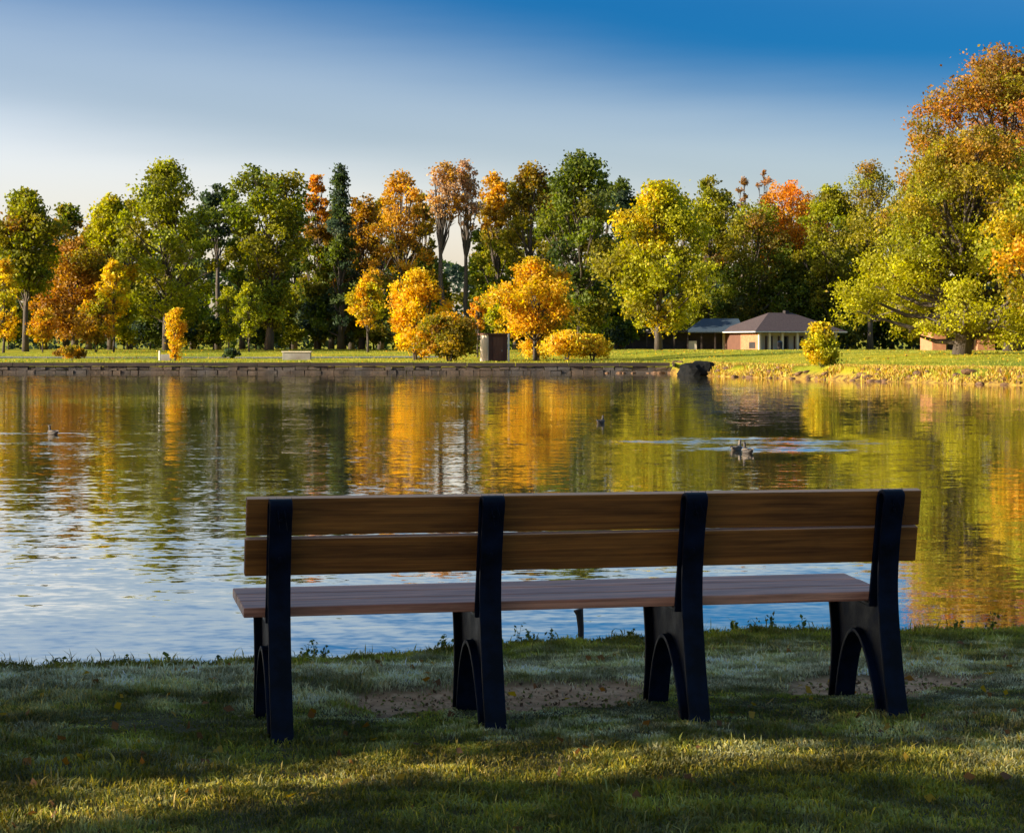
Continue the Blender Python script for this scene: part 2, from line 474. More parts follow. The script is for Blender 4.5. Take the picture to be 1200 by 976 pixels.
# ------------------------------------------------------------------ water
WZ = -0.55
def water_mat():
    m, t, o = mat('lake_water')
    g = N(t, 'ShaderNodeNewGeometry'); pos = g.outputs['Position']
    s = N(t, 'ShaderNodeSeparateXYZ'); t.links.new(pos, s.inputs[0])
    def slope(scale, sx, amp, detail=2):
        mp = N(t, 'ShaderNodeMapping'); mp.inputs['Scale'].default_value = (sx, 1, 1)
        mp.inputs['Rotation'].default_value = (0, 0, 0.06)
        t.links.new(pos, mp.inputs[0])
        n = noise(t, mp.outputs[0], scale, detail, 0.5)
        c = N(t, 'ShaderNodeVectorMath', operation='SUBTRACT'); t.links.new(n.outputs['Color'], c.inputs[0]); c.inputs[1].default_value = (0.5, 0.5, 0.5)
        q = N(t, 'ShaderNodeVectorMath', operation='MULTIPLY'); t.links.new(c.outputs[0], q.inputs[0]); q.inputs[1].default_value = (amp * 0.45, amp, 0)
        return q.outputs[0]
    def vadd(a, b):
        n = N(t, 'ShaderNodeVectorMath', operation='ADD'); t.links.new(a, n.inputs[0]); t.links.new(b, n.inputs[1]); return n.outputs[0]
    def vscale(a, f):
        n = N(t, 'ShaderNodeVectorMath', operation='SCALE'); t.links.new(a, n.inputs[0]); t.links.new(f, n.inputs['Scale']); return n.outputs[0]
    sm = slope(1.1, 0.45, 0.032)
    sm = vadd(sm, slope(3.6, 0.5, 0.095))
    sm = vadd(sm, slope(11.0, 0.7, 0.10))
    # patches of calm and of breeze
    pn = noise(t, N_map(t, pos, (0.5, 1, 1)), 0.09, 3, 0.5)
    patch = ramp_node(t, pn.outputs[0], [(0.35, (0.45,)*3), (0.65, (1.15,)*3)])
    left = N(t, 'ShaderNodeMapRange'); left.inputs['From Min'].default_value = 3.0; left.inputs['From Max'].default_value = -2.5
    left.inputs['To Min'].default_value = 0.42; left.inputs['To Max'].default_value = 1.0
    t.links.new(mth(t, 'DIVIDE', mth(t, 'MULTIPLY', s.outputs['X'], 25.0), s.outputs['Y']), left.inputs['Value'])
    near = N(t, 'ShaderNodeMapRange'); near.inputs['From Min'].default_value = 13; near.inputs['From Max'].default_value = 24
    near.inputs['To Min'].default_value = 0.55; near.inputs['To Max'].default_value = 1.0
    t.links.new(s.outputs['Y'], near.inputs['Value'])
    sm = vscale(sm, mth(t, 'MULTIPLY', mth(t, 'MULTIPLY', patch, left.outputs[0]), near.outputs[0]))
    # wakes of the swimming birds: disturbed bands (centre x, centre y, half width, half depth, strength)
    wk = None
    wn = noise(t, N_map(t, pos, (0.35, 1, 1)), 2.6, 3, 0.6)
    for (cx, cy, rx, ry, st) in ((4.9, 39.6, 2.3, 1.5, 1.0), (3.4, 42.6, 1.6, 1.6, 1.0), (6.0, 42.4, 2.4, 1.4, 1.0), (4.6, 44.2, 2.6, 1.0, 0.8), (4.4, 47.6, 0.9, 1.0, 0.35), (7.3, 42.6, 1.2, 0.35, 0.7),
                                 (3.0, 52.6, 1.5, 0.35, 0.35), (-10.6, 46.9, 2.9, 0.45, 0.9), (-9.6, 42.0, 2.2, 0.9, 0.5), (-7.2, 79.5, 1.2, 0.8, 0.6), (-5.6, 79.5, 3.2, 0.4, 0.4)):
        dx = mth(t, 'DIVIDE', mth(t, 'SUBTRACT', s.outputs['X'], cx), rx)
        dy = mth(t, 'DIVIDE', mth(t, 'SUBTRACT', s.outputs['Y'], cy), ry)
        r2 = mth(t, 'ADD', mth(t, 'MULTIPLY', dx, dx), mth(t, 'MULTIPLY', dy, dy))
        e = mth(t, 'MULTIPLY', mth(t, 'POWER', 2.718, mth(t, 'MULTIPLY', r2, -1.2)), st)
        wk = e if wk is None else mth(t, 'MAXIMUM', wk, e)
    wamp = mth(t, 'MULTIPLY', wk, mth(t, 'MULTIPLY', ramp_node(t, wn.outputs[0], [(0.30, (0,0,0)), (0.42, (1,1,1))]), 1.3))
    ws = slope(5.0, 0.5, 0.10)
    lift = N(t, 'ShaderNodeCombineXYZ'); lift.inputs[1].default_value = -0.025
    sm = vadd(sm, vscale(vadd(ws, lift.outputs[0]), wamp))
    up = N(t, 'ShaderNodeVectorMath', operation='ADD'); t.links.new(sm, up.inputs[0]); up.inputs[1].default_value = (0, 0, 1)
    nn = N(t, 'ShaderNodeVectorMath', operation='NORMALIZE'); t.links.new(up.outputs[0], nn.inputs[0])
    # reflective surface over dark olive water
    gl = N(t, 'ShaderNodeBsdfGlossy'); gl.inputs['Roughness'].default_value = 0.02; gl.inputs['Color'].default_value = (1.0, 0.955, 0.90, 1)
    df = N(t, 'ShaderNodeBsdfDiffuse')
    dn = noise(t, pos, 0.05, 3)
    t.links.new(ramp_node(t, dn.outputs[0], [(0.3, (0.05, 0.055, 0.035)), (0.7, (0.08, 0.08, 0.06))]), df.inputs['Color'])
    t.links.new(nn.outputs[0], gl.inputs['Normal'])
    x = N(t, 'ShaderNodeMixShader'); x.inputs[0].default_value = 0.93
    t.links.new(df.outputs[0], x.inputs[1]); t.links.new(gl.outputs[0], x.inputs[2])
    t.links.new(x.outputs[0], o.inputs[0]); return m
def N_map(t, vec, scale):
    mp = N(t, 'ShaderNodeMapping'); mp.inputs['Scale'].default_value = scale
    t.links.new(vec, mp.inputs[0]); return mp.outputs[0]
wb = MB(); wb.add([(-500, 8.5, 0), (500, 8.5, 0), (500, 175, 0), (-500, 175, 0)], [(0, 1, 2, 3)])
tag(wb.build('water', water_mat(), loc=(0, 0, WZ)), kind='structure')

# ------------------------------------------------------------------ trees
YEL = (0.74, 0.50, 0.018); GOLD = (0.68, 0.36, 0.02); ORG = (0.62, 0.27, 0.02); RUS = (0.37, 0.165, 0.02); BRN = (0.26, 0.14, 0.03)
YGR = (0.40, 0.38, 0.018); LIM = (0.31, 0.32, 0.02); OLV = (0.25, 0.215, 0.020); GRN = (0.15, 0.185, 0.022); DRK = (0.055, 0.085, 0.022); BLU = (0.055, 0.085, 0.055); BRZ = (0.40, 0.22, 0.03)
PNK = (0.52, 0.34, 0.20)

def leaves(name, C, S, colr, rs, flat=0.0):
    n = len(C)
    a = rs.normal(size=(n, 3)); 
    if flat: a[:, 2] *= flat
    a /= np.linalg.norm(a, axis=1)[:, None]
    b = rs.normal(size=(n, 3)); b -= a * (a * b).sum(1)[:, None]; b /= np.linalg.norm(b, axis=1)[:, None]
    c = np.cross(a, b)
    S = S[:, None]
    v = np.empty((n, 4, 3))
    v[:, 0] = C - a * S * 0.6
    v[:, 1] = C + b * S * 0.42 + c * S * 0.12
    v[:, 2] = C + a * S * 0.6
    v[:, 3] = C - b * S * 0.42 + c * S * 0.12
    f = np.arange(n * 4).reshape(n, 4)
    return fast_mesh(name, v.reshape(-1, 3), f, np.repeat(colr, 4, axis=0))

def profile(kind, t):
    if kind == 'round': return math.sqrt(max(0.02, 1 - (2*t - 1) ** 2)) 
    if kind == 'oval': return (max(0.0, math.sin(math.pi * min(1, (t*0.9 + 0.08)))) ** 0.75)
    if kind == 'wide': return (1 - t) ** 0.5 * min(1, 0.55 + 2.2 * t)
    if kind == 'cone': return (1 - t) ** 0.8 * 0.95 + 0.06
    if kind == 'vase': return 0.35 + 0.65 * t if t < 0.8 else 1.0 * math.sqrt(max(0.02, 1 - ((t - 0.8) / 0.22) ** 2))
    if kind == 'column': return (min(1, 0.6 + 2*t)) * (1 - t ** 3) ** 0.6
    if kind == 'dome': return min(1, 0.72 + 1.8*t) * math.sqrt(max(0.03, 1 - max(0, (t - 0.32) / 0.70) ** 2))
    return 1

def tree(name, label, x, d, top, hw, bot, pal, n=9000, prof='oval', size=0.42, lobes=26, lob=0.34, cat='tree', group='trees on the far bank', trunk=0.35,
         stems=1, seed=None, base=None, world=None, grad=None, lobz=0.75, shell=0.55, lean=0, soft=0.30):
    """x, top, hw, bot: column of the trunk, row of the top, half width and crown bottom as seen from the bench side; d: distance"""
    if not world:
        hw *= 1.12; n = int(n * 1.65); size *= 0.76; lob *= 0.92; lobes = int(lobes * 1.25)
    rs = np.random.RandomState(seed if seed is not None else (abs(hash(label)) % 99991 if False else sum(ord(c) * (i + 1) for i, c in enumerate(label)) % 99991))
    if world: X, Y = world; s = 1.0
    else: X, Y = px(x, d), d
    z0 = gz(X, Y) - 0.05
    k = Y / F if not world else 1
    if world: H, Rr, zb = top, hw, bot
    else:
        H = CH - (top - HY) * k - z0; Rr = hw * k; zb = max(0.1, CH - (bot - HY) * k - z0)
    t = empty(name, (X, Y, z0), label, cat, group)
    # lobe centres
    LC = []; LR = []; LP = []
    for i in range(lobes):
        tt = (i + rs.rand()) / lobes
        tt = tt ** 0.9
        lr = Rr * lob * rs.uniform(0.55, 1.45)
        lr = min(lr, (H - zb) * 0.3)
        pr = profile(prof, tt)
        a = i * 2.399963 + rs.rand() * 0.9
        rad = max(0, Rr * pr - lr * 0.45) * (rs.rand() ** 0.4) * rs.uniform(0.82, 1.2)
        z = zb + lr * lobz * 0.8 + tt * (H - zb - lr * lobz * 1.7)
        LC.append((rad * math.cos(a) + lean * tt, rad * math.sin(a), z)); LR.append(lr)
        if grad is not None:      # palette shifts with height: index along pal
            q = np.clip(tt * (len(pal) - 1) * 1.0 + rs.normal() * grad, 0, len(pal) - 1)
            i0 = int(q); fr = q - i0; i1 = min(i0 + 1, len(pal) - 1)
            LP.append(np.array(pal[i0]) * (1 - fr) + np.array(pal[i1]) * fr)
        else:
            i0, i1 = rs.randint(len(pal)), rs.randint(len(pal)); fr = rs.rand()
            LP.append(np.array(pal[i0]) * (1 - fr) + np.array(pal[i1]) * fr)
    LC = np.array(LC); LR = np.array(LR); LP = np.array(LP)
    # trunk and limbs
    mb = MB()
    tr = trunk
    tops = H * 0.86
    for sidx in range(stems):
        sa = rs.rand() * 6.28; so_ = 0 if stems == 1 else Rr * 0.06 * sidx
        spread = 0 if stems == 1 else Rr * 0.45
        pts = []; rad = []
        nseg = 7
        for q in range(nseg + 1):
            f = q / nseg
            pts.append((math.cos(sa) * (so_ + spread * f ** 1.3) + rs.normal() * 0.05 * H * 0.12 * (f > 0) + lean * f * 0.7, math.sin(sa) * (so_ + spread * f ** 1.3) + rs.normal() * 0.05 * H * 0.12 * (f > 0), tops * f))
            rad.append(tr * (1 - f) ** 0.8 * (1.25 if q == 0 else 1) / (1 if stems == 1 else 1.5) + 0.03)
        mb.tube(pts, rad, 8)
        idx = [i for i in range(lobes) if i % stems == sidx]
        for i in idx:
            c = LC[i]
            zs = max(zb * 0.75, c[2] * rs.uniform(0.5, 0.75)); f = min(0.97, zs / tops)
            q = f * nseg; q0 = int(q); p0 = Vector(pts[q0]).lerp(Vector(pts[min(q0 + 1, nseg)]), q - q0)
            p1 = Vector(c)
            r0 = min(tr * 0.5, (tr * (1 - f) ** 0.8) * 0.55 + 0.03)
            mid = p0.lerp(p1, 0.5) + Vector((rs.normal() * 0.2, rs.normal() * 0.2, -0.08 * (p1 - p0).length))
            mb.tube([p0, mid, p1], [r0, r0 * 0.6, 0.03], 5, False)
            for _ in range(3):
                dv = Vector(rs.normal(size=3)); dv.normalize()
                mb.tube([mid.lerp(p1, 0.4 + 0.5 * rs.rand()), p1 + dv * LR[i] * 0.75], [r0 * 0.4 + 0.01, 0.015], 4, False)
    mb.build('trunk', M['bark'], t, smooth=True)
    # foliage: sprays inside each lobe
    wgt = LR ** 2; wgt /= wgt.sum()
    li = rs.choice(lobes, n, p=wgt)
    # each lobe carries ~14 sprays; leaves gather round the sprays
    ns = 12
    sd = rs.normal(size=(lobes, ns, 3)); sd /= np.linalg.norm(sd, axis=2)[:, :, None]
    sr = (shell + (1 - shell) * rs.rand(lobes, ns)) 
    SP = sd * sr[:, :, None]
    si = rs.randint(ns, size=n)
    off = SP[li, si] + rs.normal(size=(n, 3)) * soft
    C = LC[li] + off * LR[li][:, None] * np.array([1, 1, lobz])
    # loose leaves between the limbs soften the gaps
    fl = rs.rand(n) < (0.0 if world else 0.13); lj = rs.randint(lobes, size=n); q = rs.rand(n)[:, None]
    near_ = np.linalg.norm(LC[li] - LC[lj], axis=1) < Rr * 0.9
    C = np.where((fl & near_)[:, None], C * (1 - q * 0.6) + (LC[lj] + off * LR[lj][:, None]) * q * 0.6, C)
    C[:, 2] = np.clip(C[:, 2], 0.15, H + 0.05)
    spcol = 1 + 0.22 * rs.normal(size=(lobes, ns))
    pc = LP[li] * np.clip(spcol[li, si], 0.55, 1.6)[:, None] * (1 + 0.18 * rs.normal(size=(n, 1)))
    oth = np.array(pal)[rs.randint(len(pal), size=n)]
    mxr = (rs.rand(n) < 0.16)[:, None]
    pc = np.where(mxr, pc * 0.4 + oth * 0.6, pc)
    pc = np.clip(pc, 0.006, 0.85)
    S = size * rs.uniform(0.65, 1.35, n)
    link('crown', leaves('crown', C, S, pc, rs), M['leaf'], t)
    return t

T = tree
# --- tall row at the edge of the wood, left to right
T('broadleaf_tree', 'broad olive-green tree with a straight bare lower trunk, nearest the left edge', 30, 222, 220, 40, 352, [OLV, GRN, LIM, OLV, BRN], 8000, 'oval', trunk=0.3, grad=None)
T('broadleaf_tree', 'dark tree cut off by the left edge behind the yellow shrub', -22, 238, 222, 28, 380, [GRN, DRK, OLV], 5000)
T('broadleaf_tree', 'narrow dark olive treetop just right of the leftmost olive tree', 78, 252, 238, 24, 380, [OLV, GRN, RUS], 4000, 'column')
T('maple_tree', 'wide russet brown tree with foliage reaching down to the lawn', 88, 232, 282, 46, 402, [RUS, BRZ, BRN, RUS, OLV, BRZ], 8500, 'round', size=0.38)
T('yellow_tree', 'yellow tree touched with orange left of the tallest green pair', 130, 240, 226, 30, 404, [YEL, YGR, YGR, LIM], 8000, 'column', grad=None)
T('poplar_tree', 'tall loose green tree with twin tops, bright sky gap on its right', 195, 230, 184, 60, 386, [LIM, OLV, LIM, GRN, LIM], 9000, 'oval', trunk=0.36, lobes=34, lob=0.24, shell=0.4)
T('broadleaf_tree', 'dark blue-green treetop between the two tall green trees', 255, 262, 216, 24, 290, [BLU, DRK, GRN], 3000, 'round', lobes=12)
T('poplar_tree', 'tall spreading green tree with a thick dark forked trunk, second of the tall greens', 315, 230, 195, 56, 388, [GRN, OLV, LIM, GRN, OLV], 9500, 'vase', trunk=0.42, lobes=34, lob=0.25, shell=0.4)
T('maple_tree', 'slim tree with a burnt orange tip left of the dark spire', 372, 250, 203, 23, 396, [DRK, OLV, GRN, RUS, ORG], 4000, 'column', grad=0.35)
T('spruce_tree', 'narrow dark green spire rising beside the orange tip', 399, 246, 192, 27, 396, [DRK, BLU, GRN], 5000, 'cone', size=0.36, lobes=34, lob=0.28)
T('maple_tree', 'thin reddish brown tree leaning against the dark spire', 424, 250, 226, 28, 398, [OLV, GRN, BRZ, BRZ], 4200, 'column', grad=0.5)
T('cottonwood_tree', 'half-bare orange brown tree with a broad airy top', 470, 240, 196, 42, 400, [OLV, GRN, GOLD, (0.62, 0.34, 0.03), BRZ], 5600, 'column', grad=0.8, lobes=34, lob=0.24, size=0.36, shell=0.3)
T('cottonwood_tree', 'half-bare tan tree with long bare double trunk, left of two', 521, 236, 190, 21, 262, [BRZ, PNK, PNK, GOLD], 1700, 'column', lobes=16, lob=0.4, size=0.33, stems=2, trunk=0.36)
T('cottonwood_tree', 'half-bare tan tree with slim bare trunk, right of two', 547, 238, 186, 17, 270, [BRZ, PNK, PNK], 1500, 'column', lobes=14, lob=0.4, size=0.33, trunk=0.3)
T('maple_tree', 'slim tree with an orange crown over green sides', 582, 246, 199, 27, 396, [GRN, GRN, LIM, OLV, GOLD, (0.60, 0.32, 0.02)], 5200, 'column', grad=0.4)
T('broadleaf_tree', 'olive tree with bronze tinted top behind the golden round tree', 622, 240, 190, 38, 400, [GRN, GRN, OLV, OLV, BRN], 8500, 'oval', grad=0.7)
T('broadleaf_tree', 'tallest dark green tree of the middle with two domed tops', 680, 232, 177, 50, 396, [GRN, DRK, GRN, OLV], 11000, 'oval', lobes=34, lob=0.3, trunk=0.4)
T('broadleaf_tree', 'dark narrow treetop on the right shoulder of the tallest middle tree', 729, 252, 205, 25, 390, [DRK, GRN, BLU], 4500, 'column')
T('linden_tree', 'bright yellow-green tree with low skirts behind the open lawn', 772, 214, 213, 58, 393, [YGR, LIM, YEL, YGR, OLV], 13000, 'oval', lobes=40, lob=0.28, trunk=0.34, size=0.38)
T('linden_tree', 'yellow-green tree behind and right of the bright one', 832, 292, 206, 32, 400, [LIM, OLV, YGR, GRN], 8000, 'column')
T('birch_tree', 'thin pinkish half-bare treetop, left of the two in front of the sky', 871, 300, 203, 12, 300, [PNK, BRN], 1000, 'column', lobes=10, size=0.3)
T('birch_tree', 'thin pinkish half-bare treetop, right of the two in front of the sky', 896, 300, 197, 14, 300, [PNK, RUS], 1300, 'column', lobes=10, size=0.3)
T('broadleaf_tree', 'dull olive tree standing behind the hip-roofed shelter', 882, 290, 236, 48, 400, [OLV, GRN, BRN, GRN, LIM], 9500, 'round')
T('maple_tree', 'flaming orange-red maple crown above the shelter', 926, 296, 212, 42, 330, [ORG, (0.64, 0.21, 0.02), GOLD, ORG], 6500, 'round', size=0.38)
T('broadleaf_tree', 'mid-height green tree filling the space beneath the orange maple', 935, 290, 300, 45, 402, [GRN, OLV, DRK], 6500, 'round')
T('linden_tree', 'yellow-flecked dark green tree right of the orange maple', 975, 286, 215, 42, 372, [LIM, OLV, GRN, YGR], 10000, 'oval', lobes=34, lob=0.28)
T('oak_tree', 'thin brown-topped tree between the orange maple and the giant tree', 1020, 284, 184, 32, 350, [BRN, OLV, LIM, BRZ], 5600, 'round', size=0.34)
# --- the big trees at the right
T('oak_tree', 'giant green tree with stout trunk and low yellow-green skirts, right side', 1127, 150, 150, 118, 404, [YGR, YGR, YGR, YGR, LIM, OLV, LIM, BRZ, OLV, BRZ], 50000, 'dome', size=0.23, lobes=84, lob=0.2, soft=0.23, trunk=0.55, grad=1.3, lean=0.8, shell=0.6)
T('oak_tree', 'tallest tree, russet-topped, rising behind the giant green one', 1186, 172, 56, 126, 330, [OLV, OLV, LIM, BRZ, OLV, BRZ, (0.40, 0.16, 0.03), BRZ, OLV, BRN], 42000, 'round', size=0.27, lobes=62, lob=0.23, soft=0.25, trunk=0.6, grad=1.2)
T('linden_tree', 'yellow-green tree cut off by the right edge in front of the russet one', 1220, 140, 205, 56, 384, [LIM, YGR, OLV, GOLD], 8000, 'oval', size=0.28)
T('oak_tree', 'russet tree beyond the right edge', 1320, 160, 90, 110, 395, [OLV, RUS, BRN, LIM], 9000, 'round', size=0.4, lobes=40, lob=0.24)
T('linden_tree', 'yellow tree beyond the right edge of the lawn', 1420, 130, 160, 100, 395, [YGR, GOLD, LIM], 8000, 'round', size=0.36, lobes=36, lob=0.24)
# --- smaller trees and shrubs of the lawn
SG = 'shrubs and small trees on the far lawn'
T('yellow_tree', 'small round golden-yellow tree, left of the brick hut', 488, 172, 315, 36, 417, [YEL, YEL, GOLD, YEL], 6200, 'oval', size=0.26, lobes=30, lob=0.24, soft=0.38, trunk=0.1, stems=3, group=SG)
T('shrub', 'dark olive rounded shrub in front of the golden-yellow tree', 525, 163, 367, 35, 421, [OLV, GOLD, OLV, BRN], 6000, 'round', size=0.24, lobes=26, lob=0.3, trunk=0.08, stems=3, group=SG, cat='shrub')
T('maple_tree', 'round golden-orange tree with thin trunk right of the brick hut', 627, 168, 302, 47, 396, [GOLD, YEL, GOLD, (0.66, 0.42, 0.03), YGR], 8200, 'oval', size=0.25, lobes=40, lob=0.22, soft=0.36, trunk=0.13, group=SG)
T('shrub', 'yellow-green bushy tree between the hut and the golden-orange tree', 590, 178, 335, 22, 394, [LIM, YGR, YEL], 3500, 'round', size=0.26, trunk=0.08, stems=2, group=SG, cat='shrub')
T('shrub', 'tiny orange-red shrub above the brick hut', 560, 186, 348, 10, 388, [ORG, GOLD], 1000, 'round', size=0.24, lobes=10, trunk=0.05, group=SG, cat='shrub')
for i, (x, tp, hw, lb) in enumerate(((632, 394, 26, 'low golden shrub at the left end of the yellow mound'), (664, 388, 30, 'tallest golden shrub in the middle of the yellow mound'), (694, 393, 22, 'low golden-orange shrub at the right end of the mound'))):
    T('shrub', lb, x, (169.5, 160, 160.8)[i], tp, hw * 1.15, 417, [(0.80, 0.55, 0.05), YEL, (0.80, 0.48, 0.04)], 3000, 'wide', size=0.22, lobes=26, lob=0.28, soft=0.45, trunk=0.05, stems=3, group=SG, cat='shrub')
T('shrub', 'upright golden-orange shrub forked in two beside the pale block', 205, 168, 362, 12, 421, [GOLD, GOLD, YEL], 1500, 'vase', size=0.22, lobes=18, lob=0.34, soft=0.45, trunk=0.06, stems=2, group=SG, cat='shrub')
T('shrub', 'low olive-brown shrub on the left lawn near the water', 84, 172, 405, 20, 420, [BRN, OLV, GOLD], 1400, 'round', size=0.2, lobes=12, trunk=0.04, group=SG, cat='shrub')
T('shrub', 'small dark shrub alone on the grey path edge', 270, 182, 408, 9, 421, [DRK, BLU], 800, 'round', size=0.18, lobes=9, trunk=0.04, group=SG, cat='shrub')  # the grey path is a painted strip of lawn shade
T('shrub', 'rounded lime-yellow bush on the bank in front of the shelter', 962, 128, 379, 24, 429, [YGR, YGR, LIM, YEL], 5000, 'wide', size=0.19, lobes=30, lob=0.26, soft=0.42, trunk=0.06, stems=3, group=SG, cat='shrub')
T('yellow_tree', 'small yellow tree in the shade left of the golden-yellow tree', 431, 215, 322, 19, 385, [YEL, GOLD, YGR], 2600, 'oval', size=0.32, trunk=0.1, group=SG)
T('yellow_tree', 'lemon yellow sapling glowing at the foot of the tall green pair', 133, 218, 305, 17, 372, [YEL, YEL, YGR], 2600, 'oval', size=0.32, trunk=0.08, group=SG)
T('yellow_tree', 'small yellow tree cut by the left edge', 4, 214, 303, 20, 398, [YEL, GOLD, YGR], 3000, 'oval', size=0.32, trunk=0.1, group=SG)
T('shrub', 'orange shrub under the leftmost trees', 50, 212, 362, 16, 404, [ORG, GOLD, YGR], 1600, 'round', size=0.28, trunk=0.05, group=SG, cat='shrub')
T('shrub', 'yellow-brown thicket under the russet tree', 112, 214, 350, 22, 405, [GOLD, BRN, YGR, OLV], 2800, 'round', size=0.28, trunk=0.05, stems=2, group=SG, cat='shrub')
T('shrub', 'yellow-green lower branches hanging right of the tall green trunk', 268, 222, 335, 14, 402, [LIM, YGR, GRN], 1800, 'round', size=0.3, trunk=0.06, group=SG, cat='shrub')
T('shrub', 'yellow-green leafy shrub left of the spreading tall tree trunk', 292, 218, 330, 16, 398, [LIM, YGR, GRN], 2000, 'round', size=0.3, trunk=0.06, group=SG, cat='shrub')
# dark understory along the edge of the wood
LM = [(30,'the leftmost olive tree'),(88,'the russet tree'),(130,'the yellow tree'),(195,'the twin-topped green tree'),(255,'the blue-green treetop'),(315,'the spreading forked green tree'),(372,'the orange-tipped slim tree'),(399,'the dark spire'),(431,'the small shaded yellow tree'),(470,'the airy orange-brown tree'),(521,'the bare double trunk'),(560,'the orange-red shrub'),(582,'the slim orange-crowned tree'),(627,'the golden-orange round tree'),(680,'the tallest dark middle tree'),(729,'the dark right-shoulder treetop'),(772,'the bright yellow-green tree'),(832,'the long dark shed'),(882,'the hip-roofed shelter'),(926,'the orange-red maple'),(975,'the yellow-flecked tree'),(1018,'the brown-topped tree'),(1090,'the giant tree'),(1188,'the tallest russet tree')]
_used = set()
def near_label(fmt, x):
    best = sorted(LM, key=lambda q: abs(q[0] - x))
    for lx_, ph in best:
        side = 'just left of' if x < lx_ - 6 else ('just right of' if x > lx_ + 6 else 'straight behind')
        lb = fmt % (side + ' ' + ph)
        if lb not in _used:
            _used.add(lb); return lb
us = [(-40,340,30),(10,352,26),(48,360,24),(150,348,26),(176,340,24),(225,352,24),(250,372,22),(300,362,24),(340,332,28),(372,325,26),(405,330,26),(438,345,26),(470,352,26),(512,366,24),(545,372,22),(575,356,24),(612,340,26),(652,330,28),(690,342,26),(722,352,24),(820,350,26),(858,342,28),(905,345,28),(950,345,28),(992,350,28),(1030,350,30),(1070,350,30),(1190,350,36)]
for i, (x, tp, hw) in enumerate(us):
    T('understory_shrub', near_label('dark shaded shrub, %s', x), x, (246 if x < 800 else 286) + (i * 7) % 12, tp, hw, 404, [[GRN, OLV, BLU], [GRN, BLU, GRN], [OLV, LIM, GRN]][i % 3], 3000, 'round', size=0.42, lobes=16, lob=0.4, trunk=0.08, group='dark shrubs at the edge of the wood', cat='shrub', seed=900 + i)

# second rank of trees closing the gaps of the first
BK = [(-12,250,26,'ogb'),(52,262,26,'gbo'),(104,262,24,'ro'),(152,232,26,'ol'),(226,246,24,'gb'),(284,238,26,'go'),(345,238,26,'gd'),(388,246,22,'gr'),(412,252,20,'ro'),(446,232,24,'or'),(492,224,22,'orr'),(500,300,26,'go'),(570,262,24,'lg'),(604,226,24,'go'),(650,205,30,'gd'),(706,202,26,'gd'),(745,236,26,'lg'),(800,226,28,'lo'),(850,222,24,'og'),(905,240,28,'rg'),(950,236,28,'og'),(1000,240,28,'og'),(1045,232,34,'og'),(1085,200,34,'og')]
PM = {'o': OLV, 'g': GRN, 'b': BLU, 'd': DRK, 'r': BRZ, 'l': LIM}
for i, (x, tp, hw, c) in enumerate(BK):
    T('broadleaf_tree', near_label('back row tree, %s', x), x, (272 if x < 780 else 312) + (i * 5) % 9, tp, hw, 392, [PM[q] for q in c], 4600, 'round', size=0.46, lobes=24, lob=0.32, group='second rank of trees behind the far bank', seed=400 + i)

# far wood: one mass closing the view below the crowns
rs = np.random.RandomState(5)
n = 60000
fx = rs.uniform(-170, 210, n); fy = rs.uniform(292, 322, n)
hmax = 7.5 + 7.5 * vnoise(fx, fy * 0 + 1, 9) + 2.5 * vnoise(fx, fy * 0 + 4, 3)
fz = gz(0, 300) + hmax * (1 - rs.rand(n) ** 1.6) * 0.98
base_c = np.array([GRN, DRK, BLU, OLV])[(vnoise(fx, fz, 4) * 3.99).astype(int)]
fw = leaves('far_wood', np.stack([fx, fy, fz], 1), rs.uniform(0.5, 1.0, n), base_c * rs.uniform(0.7, 1.3, (n, 1)), rs)
tag(link('far_wood', fw, M['leaf']), 'distant dark wood seen between the trunks', 'wood', kind='stuff')

# trees of the near bank outside the frame; their shade lies over the bench and the grass
pro = T('evergreen_tree', 'dense columnar evergreen on the near bank left of the bench', 0, 0, 9.0, 1.25, 0.2, [GRN, DRK, GRN], 9000, 'column', size=0.22, lobes=46, lob=0.42,
        group='evergreens on the near bank', world=(-11.0, 2.35), trunk=0.14)
T('added_dapple_tree', 'thin-leaved young tree between the evergreens of the near bank', 0, 0, 8.0, 1.3, 0.5, [GRN, OLV, LIM], 620, 'column', size=0.2, lobes=30, lob=0.5, group=None, world=(-12.6, 4.1), trunk=0.07)  # unseen tree added to thin and dapple the sun streak
for (X, Y, sc_) in ((-10.6, -0.6, 1.0), (-11.4, -2.6, 1.05), (-10.8, 4.75, 1.0), (-11.2, 6.3, 0.97), (-10.4, 8.1, 1.04), (-12.6, 9.4, 1.1), (-12.9, -1.4, 1.1), (-13.2, 5.0, 1.1), (-13.0, 7.3, 1.0), (-14.5, -0.2, 1.0), (-13.0, 1.1, 1.1), (-11.0, 10.4, 1.0), (-13.5, -0.3, 1.0)):
    c = copy_tree(pro); c.location = (X, Y + 0.8, gz(X, Y)); c.scale = (sc_,) * 3; c.rotation_euler.z = X * 7 + Y

